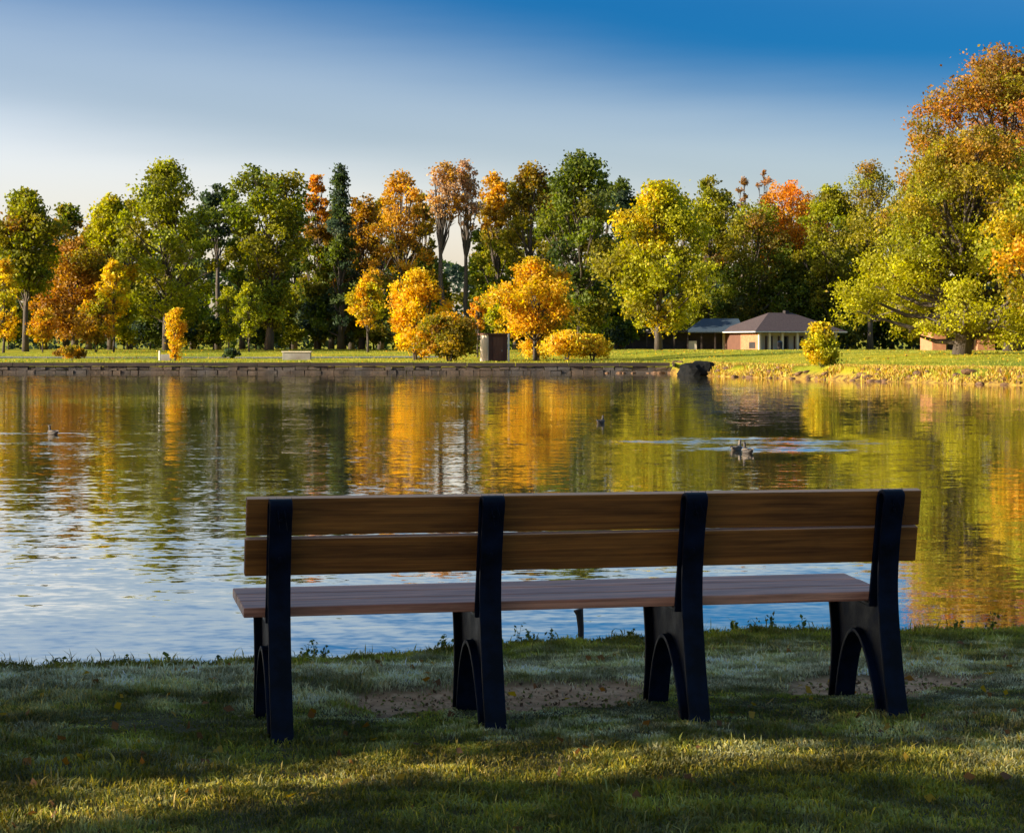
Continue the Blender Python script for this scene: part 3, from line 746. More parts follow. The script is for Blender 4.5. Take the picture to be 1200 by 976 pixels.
# ------------------------------------------------------------------ far bank: wall, rocks, strip of painted lawn shade
def world_at(x, d, dz=0): 
    X = px(x, d); return X, d, gz(X, d) + dz
wall = empty('retaining_wall', (0, 156.5, WZ), 'low stone retaining wall with dark timber cap along the far shore', 'wall')
cap = MB(); st = MB()
Xs = -130.0
random.seed(4)
while Xs < 11.6:
    L = random.uniform(3.0, 4.4); X2 = min(Xs + L, 11.7)
    y = float(np.interp((Xs + X2) / 2, shX, shY))
    cap_piece = MB(); h = random.uniform(-0.015, 0.015)
    cap_piece.box(Xs + 0.02, X2 - 0.02, y - 156.5 - 0.42, y - 156.5 + 0.25, 0.50 + h, 0.76 + h, 0.006)
    cap_piece.build('timber', M['timber'], wall)
    Xs = X2
for row in range(2):
    Xs = -130.0
    while Xs < 11.6:
        L = random.uniform(0.45, 1.1)
        y = float(np.interp(Xs, shX, shY)) - 156.5
        yo = random.uniform(-0.08, 0.03)
        st.box(Xs, Xs + L - 0.04, y - 0.3 + yo - 0.15 * (row == 0), y + 0.25, (-0.3, 0.22)[row], (0.2, 0.485)[row] + random.uniform(-0.03, 0), 0.03)
        Xs += L
s_ = st.build('stone_facing', M['stone'], wall, bevel=0.0); s_['kind'] = 'stuff'

def rock_mesh(seed, sz):
    rs = np.random.RandomState(seed)
    bm = bmesh.new(); bmesh.ops.create_icosphere(bm, subdivisions=2, radius=1)
    cuts = rs.normal(size=(7, 3)); cuts /= np.linalg.norm(cuts, axis=1)[:, None]
    for v in bm.verts:
        p = np.array(v.co)
        for c in cuts:
            dd = p @ c - 0.68
            if dd > 0: p = p - c * dd * 0.9
        v.co = Vector(p * np.array(sz) * (1 + 0.05 * rs.normal()))
    me = bpy.data.meshes.new('rock'); bm.to_mesh(me); bm.free(); me.materials.append(M['rock']); return me
rms = [rock_mesh(i, s) for i, s in enumerate([(0.34, 0.28, 0.2), (0.26, 0.26, 0.2), (0.42, 0.3, 0.22), (0.22, 0.2, 0.15), (0.5, 0.36, 0.24)])]
random.seed(21)
for i in range(120):
    x = random.uniform(842, 1290) if i < 85 else random.uniform(700, 860)
    u = np.interp(x, [600, 790, 840, 900, 1000, 1100, 1200, 1400], [157, 156, 139, 131, 121, 112.5, 105, 92])
    d = u + random.uniform(-0.8, 3.2)
    X = px(x, d)
    d = float(shore(np.array([X]))[0]) + random.uniform(-1.0, 3.0) if X > 12.3 else 154.9 + random.uniform(-0.6, 0.5)
    z = max(gz(X, d), WZ - 0.02)
    o = link('shore_rock', rms[random.randrange(5)], None, None, (X, d, z + 0.02), random.uniform(0, 6.28))
    s1 = random.uniform(0.4, 0.95); o.scale = (s1 * random.uniform(0.8, 1.3), s1, s1 * random.uniform(0.8, 1.1))
    tag(o, 'weathered brown rock among others along the far water\'s edge', 'rock', 'rocks along the far shore')
# dark outcrop at the end of the wall
X, Y = px(819, 142.5), 142.5
bmr = bmesh.new(); bmesh.ops.create_icosphere(bmr, subdivisions=3, radius=1)
for v in bmr.verts:
    p = v.co; k = 1 + 0.12 * math.sin(p.x * 5 + p.y * 3) + 0.06 * math.sin(p.z * 9 + p.x * 4)
    v.co = Vector((p.x * 1.28 * k, p.y * 1.5 * k, (min(p.z, 0.8) * 0.95) * k))
me = bpy.data.meshes.new('dark_boulder'); bmr.to_mesh(me); bmr.free()
tag(link('dark_boulder', me, M['dark_rock'], None, (X, Y, -0.42)), 'blackish rounded outcrop at the waterline where the stone wall ends', 'rock')

# rough golden grass along the right-hand shore, and tufts and leaves over the lawn
def tufts(name, X, Y, h, col, rs):
    n = len(X); Z = height(X, Y); a = rs.rand(n) * 6.283; w = h * rs.uniform(0.07, 0.16, n); b = rs.rand(n) * 6.283; ln = h * rs.uniform(0.1, 0.6, n)
    v = np.empty((n, 4, 3))
    v[:, 0] = np.stack([X, Y, Z - 0.02], 1)
    v[:, 1] = np.stack([X + np.cos(a) * w, Y + np.sin(a) * w, Z + h * 0.6], 1)
    v[:, 2] = np.stack([X + np.cos(b) * ln, Y + np.sin(b) * ln, Z + h], 1)
    v[:, 3] = np.stack([X - np.cos(a) * w, Y - np.sin(a) * w, Z + h * 0.6], 1)
    return fast_mesh(name, v.reshape(-1, 3), np.arange(n * 4).reshape(n, 4), np.repeat(np.clip(col, 0.01, 0.8), 4, axis=0))
rs = np.random.RandomState(31)
n = 60000
X = rs.uniform(12.6, 45, n); S_ = shore(X); t_ = rs.uniform(-0.2, 9.0, n) ** 1.0
keep = vnoise(X, S_ + t_, 1.6) + 0.3 * rs.rand(n) > 0.58; X, S_, t_ = X[keep], S_[keep], t_[keep]; n = len(X)
pal = np.array([(0.55, 0.36, 0.05), (0.45, 0.25, 0.05), (0.38, 0.36, 0.03), (0.62, 0.46, 0.08), (0.25, 0.14, 0.04)])
tag(link('shore_grass', tufts('shore_grass', X, S_ + t_, rs.uniform(0.08, 0.34, n) * np.where(t_ < 3, 1, 0.5), pal[rs.randint(5, size=n)] * rs.uniform(0.7, 1.3, (n, 1)), rs), M['blade']), 'rough golden grass along the rocky shore', 'grass', kind='stuff')
n = 150000
X = rs.uniform(-48, 62, n); t_ = rs.rand(n) ** 1.3 * 95 + 0.5; Y = shore(X) + t_
pal = np.array([(0.34, 0.34, 0.03), (0.24, 0.28, 0.02), (0.46, 0.38, 0.04), (0.17, 0.22, 0.02)])
g_ = (vnoise(X, Y, 6) * 3.99).astype(int); g_ = np.where(rs.rand(n) < 0.35, rs.randint(4, size=n), g_)
tag(link('lawn_grass', tufts('lawn_grass', X, Y, rs.uniform(0.04, 0.12, n), pal[g_] * rs.uniform(0.7, 1.3, (n, 1)), rs), M['blade']), 'uneven mown grass of the far lawn', 'grass', kind='stuff')
n = 5000
X = rs.uniform(-50, 11.3, n); Y = np.interp(X, shX, shY) + rs.uniform(0.28, 0.9, n); kp = vnoise(X, Y, 2.2) + 0.25 * rs.rand(n) > 0.5; X, Y = X[kp], Y[kp]; n = len(X)
tag(link('edge_grass', tufts('edge_grass', X, Y, rs.uniform(0.05, 0.22, n), pal[rs.randint(4, size=n)], rs), M['blade']), 'ragged grass hanging at the top of the shore wall', 'grass', kind='stuff')
n = 4200      # leaves shed under the trees
X = rs.uniform(-48, 62, n); Y = shore(X) + rs.rand(n) * 90 + 1; kp = vnoise(X, Y, 8) > 0.5; X, Y = X[kp], Y[kp]; n = len(X)
tag(link('shed_leaves', leaves('shed_leaves', np.stack([X, Y, height(X, Y) + 0.06], 1), rs.uniform(0.08, 0.18, n), np.array([YEL, GOLD, BRN, BRN])[rs.randint(4, size=n)], rs, 0.4), M['leaf']), 'yellow and brown leaves shed over the far lawn', 'leaves', kind='stuff')

# grey strip on the left lawn, a painted stand-in for shaded grass
pv = []; pf = []
xs = np.linspace(-75, -6, 60)
for i, X in enumerate(xs):
    y0 = 186 + 2.0 * math.sin(X * 0.06); 
    for dy in (0, 2, 4, 6):
        pv.append((X, y0 + dy * (1 if X < -12 else max(0.1, (-6 - X) / 6 + 0.05)), gz(X, y0 + dy) + 0.05))
for i in range(len(xs) - 1):
    for k in range(3):
        a = i * 4 + k; pf.append((a, a + 4, a + 5, a + 1))
pm = MB(); pm.add(pv, pf)
tag(pm.build('path', M['shade_grey']), kind='structure')

# ------------------------------------------------------------------ buildings
def gable_hip(mb, x0, x1, y0, y1, z0, z1, rx0, rx1, ry):
    """hip roof with thickness: eaves rectangle, ridge from rx0 to rx1"""
    t = 0.18
    vs = [(x0,y0,z0),(x1,y0,z0),(x1,y1,z0),(x0,y1,z0),(rx0,ry,z1),(rx1,ry,z1),
          (x0,y0,z0-t),(x1,y0,z0-t),(x1,y1,z0-t),(x0,y1,z0-t)]
    mb.add(vs, [(0,1,5,4),(1,2,5),(2,3,4,5),(3,0,4),(0,6,7,1),(1,7,8,2),(2,8,9,3),(3,9,6,0),(9,8,7,6)])

D = 268.0; k = D / F
gx, gy, g0 = world_at(885, D)
TH = R(24)
sh = empty('park_shelter', (gx, gy, g0), 'brick and cream park shelter with a wide hip roof, its left side sunlit', 'building', rz=TH)
def hz(y): return CH - (y - HY) * k - g0
def fx_(x): return (x - 885) * k / math.cos(TH)
eave = hz(388); peak = hz(365.5)
r = MB(); gable_hip(r, 0, 13.6, 0, 10.2, eave, peak, 5.0, 8.5, 5.1); roof = r.build('roof', M['roof'], sh)
b = MB(); b.box(7.3, 7.9, 4.8, 5.4, peak - 0.4, peak + 0.3); b.build('vent', M['dark_wall'], roof)
b = MB(); b.box(-0.07, 0.0, 0.0, 10.2, eave - 0.16, eave - 0.03); b.box(0.0, 13.6, -0.07, 0.0, eave - 0.16, eave - 0.03); b.build('gutter', M['white'], roof)
b = MB(); b.box(1.25, 12.5, 2.3, 9.2, -0.4, eave - 0.19); b.build('wall', M['cream'], sh)
b = MB(); b.box(0.9, 1.24, 0.9, 5.2, -0.4, eave - 0.19); b.build('brick_wall', M['brick'], sh)
b = MB(); b.box(0.93, 1.24, 5.22, 9.2, -0.4, eave - 0.20); b.build('brown_panel', M['brown_panel'], sh)
b = MB(); b.box(0.86, 0.9, 1.5, 3.0, 0.15, 0.95); b.build('fireplace_opening', M['dark_wall'], sh)
for xx in (894, 906, 922, 941, 962, 990):
    q = fx_(xx); b = MB(); b.box(q - 0.16, q + 0.16, 0.55, 0.87, -0.4, eave - 0.19); b.build('pillar', M['cream'], sh, bevel=0.02)
b = MB(); b.box(0.7, 1.0, 9.22, 9.55, -0.4, eave - 0.19); b.build('pillar', M['cream'], sh, bevel=0.02)
for (a, c) in ((898, 903), (909, 918), (925, 938), (945, 957), (966, 984)):
    wn_ = MB(); wn_.box(fx_(a), fx_(c), 2.2, 2.3, -0.1, eave - 0.6); f_ = wn_.build('window_frame', M['brown_panel'], sh)
    wn_ = MB(); wn_.box(fx_(a) + 0.08, fx_(c) - 0.08, 2.15, 2.2, 0.0, eave - 0.7); wn_.build('pane', M['glass'], f_)
b = MB(); b.box(0.3, 13.2, 0.3, 9.8, -0.5, -0.02); b.build('floor_slab', M['concrete'], sh)

gx, gy, g0 = world_at(790, 276)
k = 276 / F
def hx2(x): return (x - 790) * k
def hz2(y): return CH - (y - HY) * k - g0
lg = empty('long_shed', (gx, gy, g0), 'long dark open-fronted shed with blue-grey roof left of the shelter', 'building')
r = MB(); gable_hip(r, hx2(806), hx2(872), -0.6, 6, hz2(388), hz2(373), hx2(826), hx2(868), 2.7); r.build('roof', M['blue_roof'], lg)
b = MB(); b.box(hx2(722), hx2(866), 1.5, 5.5, -0.3, hz2(390)); b.build('wall', M['dark_wall'], lg)
b = MB(); b.box(hx2(718), hx2(806), -0.3, 6, hz2(389.5), hz2(387.5)); b.build('flat_roof', M['dark_wall'], lg)
for xx in (726, 742, 758, 774, 790, 806, 822, 838):
    b = MB(); b.box(hx2(xx) - 0.1, hx2(xx) + 0.1, -0.1, 0.1, -0.3, hz2(390)); b.build('post', M['timber'], lg)
b = MB(); b.box(hx2(806), hx2(817), 0.6, 0.9, 0.0, 1.1); b.build('notice_board', M['cream'], lg)

# brick building under the giant tree
Db = 190.0; k = Db / F
gx, gy, g0 = world_at(1128, Db)
bb = empty('brick_building', (gx, gy, g0), 'low brick building half hidden behind the giant tree trunk', 'building')
def hx3(x): return (x - 1128) * k
def hz3(y): return CH - (y - HY) * k - g0
ev = hz3(384)
for (a, c) in ((1091, 1107), (1144, 1164)):
    b = MB(); b.box(hx3(a), hx3(c), -0.6, 5.0, -0.3, ev - 0.12); b.build('brick_wall', M['brick'], bb)
b = MB(); b.box(hx3(1107), hx3(1144), 0.3, 5.0, -0.3, ev - 0.13); b.build('wall', M['white'], bb)
for (a, c) in ((1111, 1120), (1122, 1131), (1133, 1142)):
    b = MB(); b.box(hx3(a), hx3(c), 0.2, 0.3, 0.1, ev - 0.6); dd_ = b.build('door', M['dark_wall'], bb)
    b = MB(); b.box(hx3(c) - 0.14, hx3(c) - 0.06, 0.14, 0.2, 1.0, 1.08); b.build('handle', M['steel'], dd_)
b = MB(); b.box(hx3(1164), hx3(1260), 0.8, 6, -0.3, ev - 0.14); b.build('side_wing', M['dark_wall'], bb)
r = MB(); gable_hip(r, hx3(1082), hx3(1268), -1.4, 7.0, ev, ev + 1.8, hx3(1110), hx3(1240), 2.8); r.build('roof', M['roof'], bb)

# brick hut near the shore
M['hut_wall'] = surface('hut_planks', (0.07, 0.03, 0.022), (0.13, 0.06, 0.045), 4, 0.8, 0.3, (3, 3, 0.4))
D = 166.0; k = D / F
gx, gy, g0 = world_at(579, D)
hut = empty('brick_hut', (gx, gy, g0), 'small square hut with a sunlit cream side wall on the lawn by the water', 'hut', rz=R(24))
H_ = CH - (391 - HY) * k - g0
b = MB(); b.box(-0.8, 0.8, -0.75, 0.75, -0.2, H_ - 0.1); b.build('wall', M['hut_wall'], hut)
b = MB(); b.box(-0.86, -0.803, -0.77, 0.77, -0.2, H_ - 0.1); b.build('side_panel', M['cream'], hut)
b = MB(); b.box(-0.98, 0.95, -0.92, 0.92, H_ - 0.1, H_ + 0.02); b.build('roof', M['brown_panel'], hut, bevel=0.015)
b = MB(); b.box(-0.42, 0.42, -0.80, -0.753, -0.1, H_ - 0.28); dr = b.build('door', M['brown_panel'], hut)
b = MB(); b.box(0.28, 0.34, -0.84, -0.80, 0.75, 0.9); b.build('handle', M['steel'], dr)

# pale block, picnic table, posts, bin
def simple_post(name, label, x, d, y0, wpx, m):
    X, Y, Z = world_at(x, d); k = d / F
    h = CH - (y0 - HY) * k - Z; wv = wpx * k / 2
    b = MB(); b.tube([(0, 0, -0.2), (0, 0, h * 0.96), (0, 0, h)], [wv, wv * 0.95, wv * 0.6], 8)
    o = b.build(name, m, None, loc=(X, Y, Z)); return tag(o, label, 'post')
simple_post('white_post', 'thin pale post standing just right of the small hut', 596, 164, 391, 2.2, M['white'])
simple_post('white_post', 'short pale post at the waterfront near the orange shrub', 187, 166, 411, 2.2, M['white'])
X, Y, Z = world_at(194, 172)
b = MB(); b.box(-0.45, 0.45, -0.3, 0.3, -0.1, 0.5)
tag(b.build('concrete_block', M['concrete'], None, bevel=0.04, loc=(X, Y, Z)), 'small pale concrete block at the foot of the orange shrub', 'block')
X, Y, Z = world_at(348, 176)
pt = empty('planter_wall', (X, Y, Z), 'low pale rectangular wall on the lawn below the spreading green tree', 'planter')
b = MB(); b.box(-1.15, 1.15, -0.45, 0.45, -0.2, 0.62); b.build('wall', M['concrete'], pt, bevel=0.02)
b = MB(); b.box(-1.22, 1.22, -0.52, 0.52, 0.62, 0.72); b.build('coping', M['cream'], pt, bevel=0.02)
X, Y, Z = world_at(914, 258)
bn = empty('litter_bin', (X, Y, Z), 'dark bin standing on the grass in front of the shelter', 'bin')
b = MB(); b.tube([(0,0,-0.05), (0,0,0.9)], [0.27, 0.31], 12); b.build('body', M['dark_wall'], bn)
b = MB(); b.tube([(0,0,0.9), (0,0,1.0), (0,0,1.1)], [0.34, 0.30, 0.12], 12); b.build('lid', M['blue_roof'], bn)

# ------------------------------------------------------------------ the bench
P1 = Vector((px(331, 7.42), 7.42, 0)); P4 = Vector((px(1053, 7.92), 7.92, 0))
U = (P4 - P1); span = U.length; U.normalize()
ang = math.atan2(U.y, U.x)
bench = empty('park_bench', (P1.x, P1.y, 0.0), 'long two-board-backed wooden bench on four dark cast supports, seen from behind', 'bench', rz=ang)
# side outline of a support: (v toward the water, z); v=0 is the back of the rear foot
def arc(pts):      # Catmull-Rom through points
    out_ = []
    n = len(pts)
    for i in range(n - 1):
        p0 = pts[max(i-1, 0)]; p1 = pts[i]; p2 = pts[i+1]; p3 = pts[min(i+2, n-1)]
        for q in range(4):
            t = q / 4
            out_.append(tuple(0.5 * ((2*p1[j]) + (-p0[j]+p2[j])*t + (2*p0[j]-5*p1[j]+4*p2[j]-p3[j])*t*t + (-p0[j]+3*p1[j]-3*p2[j]+p3[j])*t**3) for j in (0, 1)))
    out_.append(pts[-1]); return out_
rear = arc([(-0.02, -0.10), (0.003, 0.0), (0.035, 0.10), (0.075, 0.27), (0.095, 0.42), (0.085, 0.56), (0.055, 0.70), (0.030, 0.775), (0.036, 0.800), (0.065, 0.809), (0.10, 0.800), (0.118, 0.775)])
front = arc([(0.118, 0.775), (0.135, 0.68), (0.163, 0.55), (0.185, 0.45), (0.20, 0.374)])
seat_line = [(0.202, 0.374), (0.648, 0.400)]
fleg = arc([(0.655, 0.395), (0.618, 0.33), (0.592, 0.20), (0.600, 0.06), (0.635, -0.10)])
inner = arc([(0.545, -0.10), (0.512, 0.04), (0.468, 0.145), (0.41, 0.215), (0.35, 0.238), (0.285, 0.212), (0.215, 0.135), (0.155, 0.03), (0.10, -0.10)])
poly = rear + front[1:] + seat_line + fleg + inner
def dedupe(p):
    o_ = [p[0]]
    for q in p[1:]:
        if abs(q[0]-o_[-1][0]) + abs(q[1]-o_[-1][1]) > 1e-4: o_.append(q)
    return o_
poly = dedupe(poly)
hwid = 0.040
fr_mesh = None
us_ = [0.0, span / 3 - 0.002, span * 2 / 3 - 0.006, span]
for i, u in enumerate(us_):
    if fr_mesh is None:
        b = MB()
        # thin web inside a wide raised rim that follows the outline
        npo = len(poly); area = sum(poly[q][0] * poly[(q+1) % npo][1] - poly[(q+1) % npo][0] * poly[q][1] for q in range(npo))
        sg = 1 if area > 0 else -1; ins = []
        for q in range(npo):
            a, b1, c = Vector(poly[q-1]), Vector(poly[q]), Vector(poly[(q+1) % npo])
            d1 = (b1 - a).normalized(); d2 = (c - b1).normalized()
            n1 = Vector((-d1.y, d1.x)) * sg; n2 = Vector((-d2.y, d2.x)) * sg
            m_ = (n1 + n2); m_ = m_.normalized() if m_.length > 0.1 else n1
            ins.append(tuple(b1 + m_ * (0.017 / max(0.6, m_.dot(n1)))))
        vs = [(-hwid, *p_) for p_ in poly] + [(hwid, *p_) for p_ in poly] + [(-hwid, *p_) for p_ in ins] + [(hwid, *p_) for p_ in ins]
        fs = []
        for q in range(npo):
            q2 = (q + 1) % npo
            fs += [(q, q2, npo + q2, npo + q), (2*npo + q2, 2*npo + q, 3*npo + q, 3*npo + q2), (q, 2*npo + q, 2*npo + q2, q2), (npo + q2, 3*npo + q2, 3*npo + q, npo + q)]
        b.add(vs, fs); b.prism(ins, -0.013, 0.013)
        o = b.build('support_frame', M['frame'], bench, bevel=0.005); fr_mesh = o.data
    else:
        o = link('support_frame', fr_mesh, None, bench)
    o.location = (u, 0, 0)
    for (v, z) in ((0.046, 0.735), (0.083, 0.60)):
        bt = MB(); bt.tube([(0, v - 0.010, z), (0, v + 0.02, z)], [0.0055, 0.006], 8)
        bt.build('bolt', M['frame'], o)
# boards
Lb = span + 0.115 + 0.14
def board(name, m, u0, L, v, z, th, hgt, tilt, rollz=0):
    b = MB(); b.box(0, L, -th / 2, th / 2, 0, hgt)
    o = b.build(name, m, bench, bevel=0.006)
    o.location = (u0, v, z); o.rotation_euler = (tilt, rollz, 0)
    return o
tilt = math.atan2(0.163 - 0.118, 0.785 - 0.55)
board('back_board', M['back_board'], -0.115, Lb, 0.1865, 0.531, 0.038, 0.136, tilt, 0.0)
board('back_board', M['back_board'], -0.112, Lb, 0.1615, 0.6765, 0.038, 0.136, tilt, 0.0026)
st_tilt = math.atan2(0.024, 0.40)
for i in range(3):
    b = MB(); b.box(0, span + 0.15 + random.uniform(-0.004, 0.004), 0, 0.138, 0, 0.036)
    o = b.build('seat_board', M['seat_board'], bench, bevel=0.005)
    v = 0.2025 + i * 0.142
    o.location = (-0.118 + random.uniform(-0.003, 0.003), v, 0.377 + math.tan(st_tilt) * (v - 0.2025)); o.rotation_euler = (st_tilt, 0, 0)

# small dark stake beyond the bench at the water's edge
X, Y = px(680, 12.3), 12.3
b = MB(); b.tube([(0, 0, -0.35), (0.003, 0, 0.02), (-0.004, 0, 0.10), (-0.012, 0, 0.13)], [0.020, 0.018, 0.022, 0.03], 7)
tag(b.build('wooden_stake', M['timber'], None, loc=(X, Y, -0.30)), 'short dark stake at the near water edge seen under the seat', 'stake')

# ------------------------------------------------------------------ grass of the near bank
rs = np.random.RandomState(77)
def blades(n, xr, yr, margin, seed, wide):
    rs = np.random.RandomState(seed)
    # even density over the ground
    y = rs.uniform(yr[0], yr[1], n)
    x = rs.uniform(-1, 1, n) * (0.27 * y + margin) if not wide else rs.uniform(xr[0], xr[1], n)
    if not wide:
        keep = rs.rand(n) < (0.27 * y + margin) / (0.27 * yr[1] + margin); x, y = x[keep], y[keep]
    L = lip(x)
    keep = y < L + 0.22; x, y, L = x[keep], y[keep], L[keep]
    dm = dirt_mask(x, y)
    cl = 0.55 * vnoise(x, y, 0.16) + 0.45 * vnoise(x, y, 0.05)
    keep = (rs.rand(len(x)) > dm * 1.02) & (rs.rand(len(x)) < 0.25 + 1.2 * cl); x, y, L, cl = x[keep], y[keep], L[keep], cl[keep]
    n = len(x); z = height(x, y) - 0.004
    edge = np.exp(-((y - L) / 0.35) ** 2)
    hh = (0.010 + 0.030 * cl ** 1.3 + 0.008 * rs.rand(n)) * (1 + 0.9 * edge * rs.rand(n) ** 1.5 + 0.35 * (vnoise(x, y, 0.7) > 0.62))
    aa = y - (8.05 + 0.233 * (x + 0.2)); hh *= 1 - 0.55 * np.exp(-(aa / 0.45) ** 2) * (np.abs(x - 0.4) < 2.0)
    hh *= np.where(rs.rand(n) < 0.02, 1.9, 1.0)
    a = rs.rand(n) * 6.283; b = rs.rand(n) * 6.283
    wd = rs.uniform(0.0016, 0.0032, n) * (1 + 0.3 * edge)
    sx, sy = np.cos(a) * wd, np.sin(a) * wd
    lx, ly = np.cos(b) * hh, np.sin(b) * hh; ln = rs.uniform(0.15, 0.9, n)
    v = np.empty((n, 4, 3))
    v[:, 0] = np.stack([x, y, z], 1)
    v[:, 1] = np.stack([x + sx + lx * ln * 0.35, y + sy + ly * ln * 0.35, z + hh * 0.62], 1)
    v[:, 2] = np.stack([x + lx * ln, y + ly * ln, z + hh * (1 - 0.35 * ln)], 1)
    v[:, 3] = np.stack([x - sx + lx * ln * 0.35, y - sy + ly * ln * 0.35, z + hh * 0.62], 1)
    # colours: fresh green, straw, and grey where frost lies
    green = np.array([0.22, 0.235, 0.04]); dgreen = np.array([0.10, 0.105, 0.025]); straw = np.array([0.42, 0.29, 0.08]); frost = np.array([0.70, 0.66, 0.48]); yg = np.array([0.27, 0.225, 0.02])
    g = vnoise(x, y, 1.3)[:, None]; g2 = vnoise(x, y, 0.35)[:, None]
    col = dgreen * (1 - g2) + green * g2
    band = np.exp(-((y - 9.3 - 0.1 * x) / 0.95) ** 2)
    fm = np.clip(0.9 * band + 0.95 * vnoise(x, y, 0.42) + 1.1 * vnoise(x + 50, y, 0.09) - 0.98, 0, 1) * np.clip(1 - edge * 1.4, 0, 1)
    fm = np.where(rs.rand(n) < 0.25, fm * 0.3, fm)[:, None] * 0.9
    fm = fm * np.clip(0.25 + (y[:, None] - 6.7) / 1.0, 0.25, 1.0)
    col = col * (1 - fm) + frost * fm
    e2 = (np.clip(edge * 1.1, 0, 1) * (0.4 + 0.6 * rs.rand(n)))[:, None]
    col = col * (1 - 0.7 * e2) + yg * 0.75 * e2 * 1.0
    stw = ((rs.rand(n) < 0.10 + 0.30 * np.clip(vnoise(x, y + 30, 0.9) - 0.45, 0, 1) * 2)[:, None])
    col = np.where(stw, col * 0.35 + straw * 0.65, col)
    sun_streak_m = (rs.rand(n) < 0.45 * np.exp(-((y - 6.7) / 0.6) ** 2))[:, None]  # warm tone of the sun streak put into the blade colour
    col = np.where(sun_streak_m, yg, col)
    pt = smooth01((vnoise(x + 9, y, 0.13) - 0.3) / 0.5)[:, None]
    col = col * (0.72 + 1.0 * pt) * np.array([1.06, 1.03, 0.88]) * (1 - 0.25 * np.exp(-((y - 6.7) / 0.5) ** 2))[:, None]  # also tones the blade colour down along the sun streak
    col = col * rs.uniform(0.65, 1.35, (n, 1))
    return fast_mesh('grass', v.reshape(-1, 3), np.arange(n * 4).reshape(n, 4), np.repeat(np.clip(col, 0.005, 0.8), 4, axis=0))
tag(link('grass', blades(900000, None, (5.2, 13.2), 0.25, 1, False), M['blade']), 'short frosted lawn grass of the near bank around the bench', 'grass', kind='stuff')
tag(link('outer_grass', blades(190000, (-9, 9), (4.0, 14.5), 0, 2, True), M['blade']), 'sparser grass of the near bank to the sides', 'grass', kind='stuff')

# weeds on the near edge
def weed(x, d, h, label, seed, seeds=False):
    rs = np.random.RandomState(seed); X, Y = px(x, d), d
    L = float(lip(np.array([X]))[0]); Y = min(Y, L + 0.1); Z = gz(X, Y)
    t = empty('weed', (X, Y, Z), label, 'plant', 'weeds along the near water edge')
    mb = MB(); C = []
    for q in range(rs.randint(3, 6)):
        a = rs.rand() * 6.28; hh = h * rs.uniform(0.55, 1.0); sp = hh * rs.uniform(0.08, 0.4)
        p = [(0, 0, 0), (math.cos(a) * sp * 0.3, math.sin(a) * sp * 0.3, hh * 0.5), (math.cos(a) * sp, math.sin(a) * sp, hh)]
        mb.tube(p, [0.0022, 0.0017, 0.0008], 4)
        for f in np.linspace(0.3, 1.0, 6):
            C.append((math.cos(a) * sp * f ** 1.6 + rs.normal() * 0.012, math.sin(a) * sp * f ** 1.6 + rs.normal() * 0.012, hh * f))
    mb.build('stem', M['leaf_stem'], t)
    C = np.array(C)
    link('foliage', leaves('foliage', C, rs.uniform(0.012, 0.03, len(C)), np.tile(np.array([0.10, 0.13, 0.03]), (len(C), 1)) * rs.uniform(0.5, 1.4, (len(C), 1)), rs), M['leaf'], t)
M['leaf_stem'] = surface('weed_stem', (0.06, 0.08, 0.02), (0.12, 0.13, 0.04), 30, 0.7, 0.1)
random.seed(3)
spots = [(362, 11.6, 0.15), (372, 11.6, 0.20), (383, 11.7, 0.12), (200, 11.4, 0.13), (262, 11.4, 0.10), (150, 11.3, 0.09), (70, 11.2, 0.08), (520, 12, 0.13), (608, 12.2, 0.14), (622, 12.2, 0.10), (645, 12.3, 0.12),
         (880, 12.5, 0.12), (905, 12.5, 0.15), (940, 12.5, 0.11), (1000, 12.6, 0.1), (1120, 12.7, 0.1), (1160, 12.7, 0.13), (860, 12.4, 0.09), (740, 12.3, 0.09)]
for i, (x, d, h) in enumerate(spots):
    weed(x, d, h, 'thin leafy weed stem standing above the grass at the near water edge', 40 + i)

# fallen leaves
n = 420
lx = rs.uniform(-2.8, 3.0, n); ly = rs.uniform(5.5, 11.5, n)
lz = height(lx, ly) + rs.uniform(0.006, 0.03, n)
lc = np.array([(0.30, 0.13, 0.03), (0.22, 0.10, 0.04), (0.42, 0.26, 0.04), (0.14, 0.07, 0.03)])[rs.randint(4, size=n)]
tag(link('fallen_leaves', leaves('fallen_leaves', np.stack([lx, ly, lz], 1), rs.uniform(0.02, 0.045, n), lc, rs), M['leaf']), 'small brown and yellow leaves scattered in the grass', 'leaves', kind='stuff')

n = 9000
lx = rs.uniform(-1.2, 2.4, n); ly = rs.uniform(7.7, 9.6, n)
kp = rs.rand(n) < dirt_mask(lx, ly) * 0.8 + 0.04; lx, ly = lx[kp], ly[kp]; n = len(lx)
lc = np.array([(0.20, 0.12, 0.07), (0.42, 0.30, 0.18), (0.10, 0.06, 0.035), (0.30, 0.24, 0.12), (0.14, 0.15, 0.04)])[rs.randint(5, size=n)]
tag(link('ground_litter', leaves('ground_litter', np.stack([lx, ly, height(lx, ly) + rs.uniform(0.0, 0.01, n)], 1), rs.uniform(0.006, 0.022, n), lc, rs), M['leaf']), 'crumbs of earth and dry litter on the worn patch', 'litter', kind='stuff')

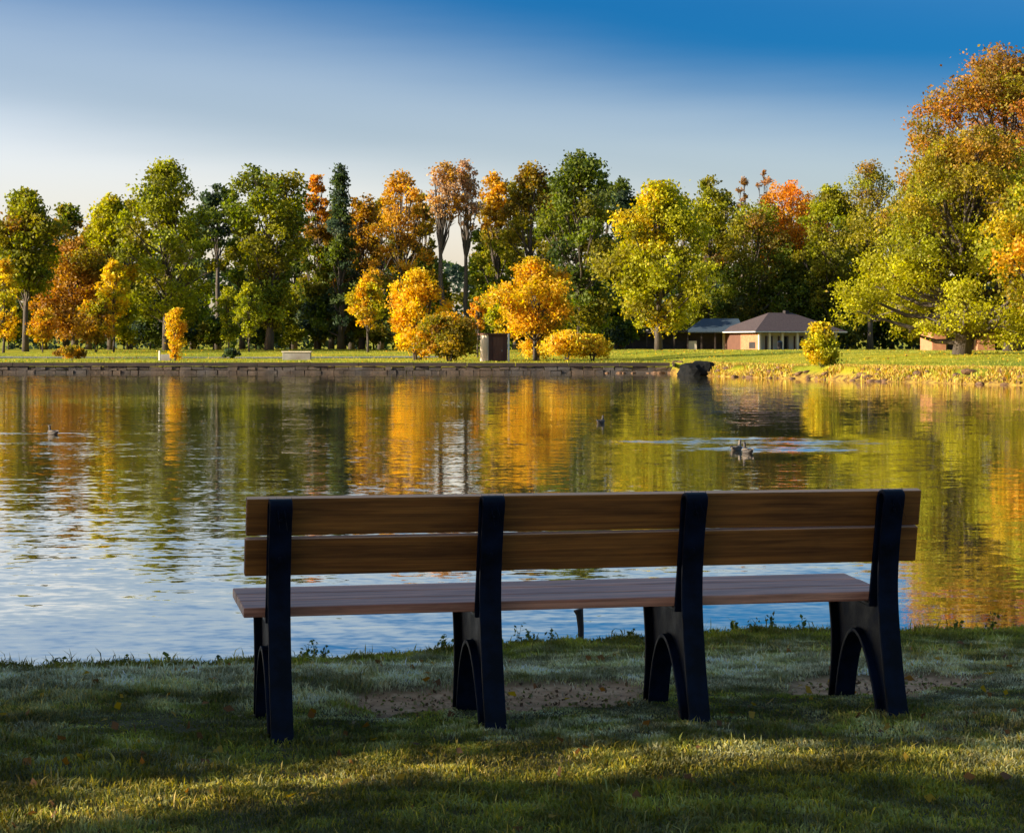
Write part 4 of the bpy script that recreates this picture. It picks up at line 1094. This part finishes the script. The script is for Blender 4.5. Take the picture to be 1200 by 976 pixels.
# ------------------------------------------------------------------ ducks
M['duck'] = surface('duck_plumage', (0.02, 0.018, 0.018), (0.07, 0.055, 0.045), 14, 0.7, 0.3, c3=(0.05, 0.045, 0.045))
M['duck_pale'] = surface('duck_pale_plumage', (0.07, 0.055, 0.045), (0.18, 0.15, 0.12), 14, 0.7, 0.3)
M['bill'] = surface('duck_bill', (0.25, 0.16, 0.03), (0.4, 0.28, 0.06), 20, 0.5, 0.1)
def duck(x, y, rz, label, body='duck'):
    d = (CH - WZ) * F / (y - HY); X = px(x, d)
    t = empty('duck', (X, d, WZ), label, 'duck', 'ducks on the water', rz=rz); t.scale = (0.72, 0.72, 0.72)
    # rings: (along x, z, half width, half height)
    rings = [(-0.30, 0.105, 0.008, 0.006), (-0.25, 0.085, 0.045, 0.022), (-0.17, 0.055, 0.085, 0.06), (-0.06, 0.045, 0.11, 0.085), (0.06, 0.045, 0.11, 0.09), (0.14, 0.055, 0.09, 0.085),
             (0.185, 0.10, 0.058, 0.062), (0.20, 0.155, 0.036, 0.038), (0.205, 0.20, 0.032, 0.034), (0.215, 0.235, 0.038, 0.036), (0.245, 0.25, 0.033, 0.03), (0.268, 0.245, 0.014, 0.014)]
    vs = []; fs = []; nn = 12
    for i, (a, z, hw_, hh_) in enumerate(rings):
        nxt = rings[min(i+1, len(rings)-1)]; prv = rings[max(i-1, 0)]
        tx, tz = nxt[0]-prv[0], nxt[1]-prv[1]; l = math.hypot(tx, tz); tx, tz = tx/l, tz/l
        for q in range(nn):
            th = 2*math.pi*q/nn
            s_, c_ = math.sin(th)*hh_, math.cos(th)*hw_
            vs.append((a - tz*s_, c_, z + tx*s_))
    for i in range(len(rings)-1):
        for q in range(nn):
            fs.append((i*nn+q, i*nn+(q+1)%nn, (i+1)*nn+(q+1)%nn, (i+1)*nn+q))
    fs.append(tuple(range(nn))); fs.append(tuple((len(rings)-1)*nn + q for q in range(nn)))
    b = MB(); b.add(vs, fs); b.build('body', M[body], t, smooth=True)
    b = MB(); b.tube([(0.262, 0, 0.244), (0.29, 0, 0.236), (0.318, 0, 0.232)], [0.013, 0.012, 0.006], 8); b.build('bill', M['bill'], t, smooth=True)
    for sgn in (-1, 1):
        wv = []; 
        prof_ = [(-0.24, 0.10, 0.01), (-0.14, 0.105, 0.035), (-0.02, 0.10, 0.05), (0.09, 0.085, 0.04), (0.13, 0.07, 0.012)]
        b = MB(); b.tube([(a, sgn * (0.075 + 0.03 * (a > -0.15) * (a < 0.1)), z) for a, z, r_ in prof_], [r_ * 0.6 for _, _, r_ in prof_], 8); b.build('wing', M['duck_pale'], t, smooth=True)
        b = MB(); b.tube([(0.246, sgn * 0.027, 0.257), (0.246, sgn * 0.035, 0.257)], [0.005, 0.003], 6); b.build('eye', M['glass'], t)
duck(863, 528, R(60), 'paler duck on the left of the swimming pair', 'duck_pale')
duck(876, 531, R(105), 'dark duck on the right of the swimming pair with neck raised')
duck(704, 496, R(68), 'lone dark duck swimming beyond the middle of the bench')
duck(62, 509, R(130), 'lone dark duck swimming near the left edge')
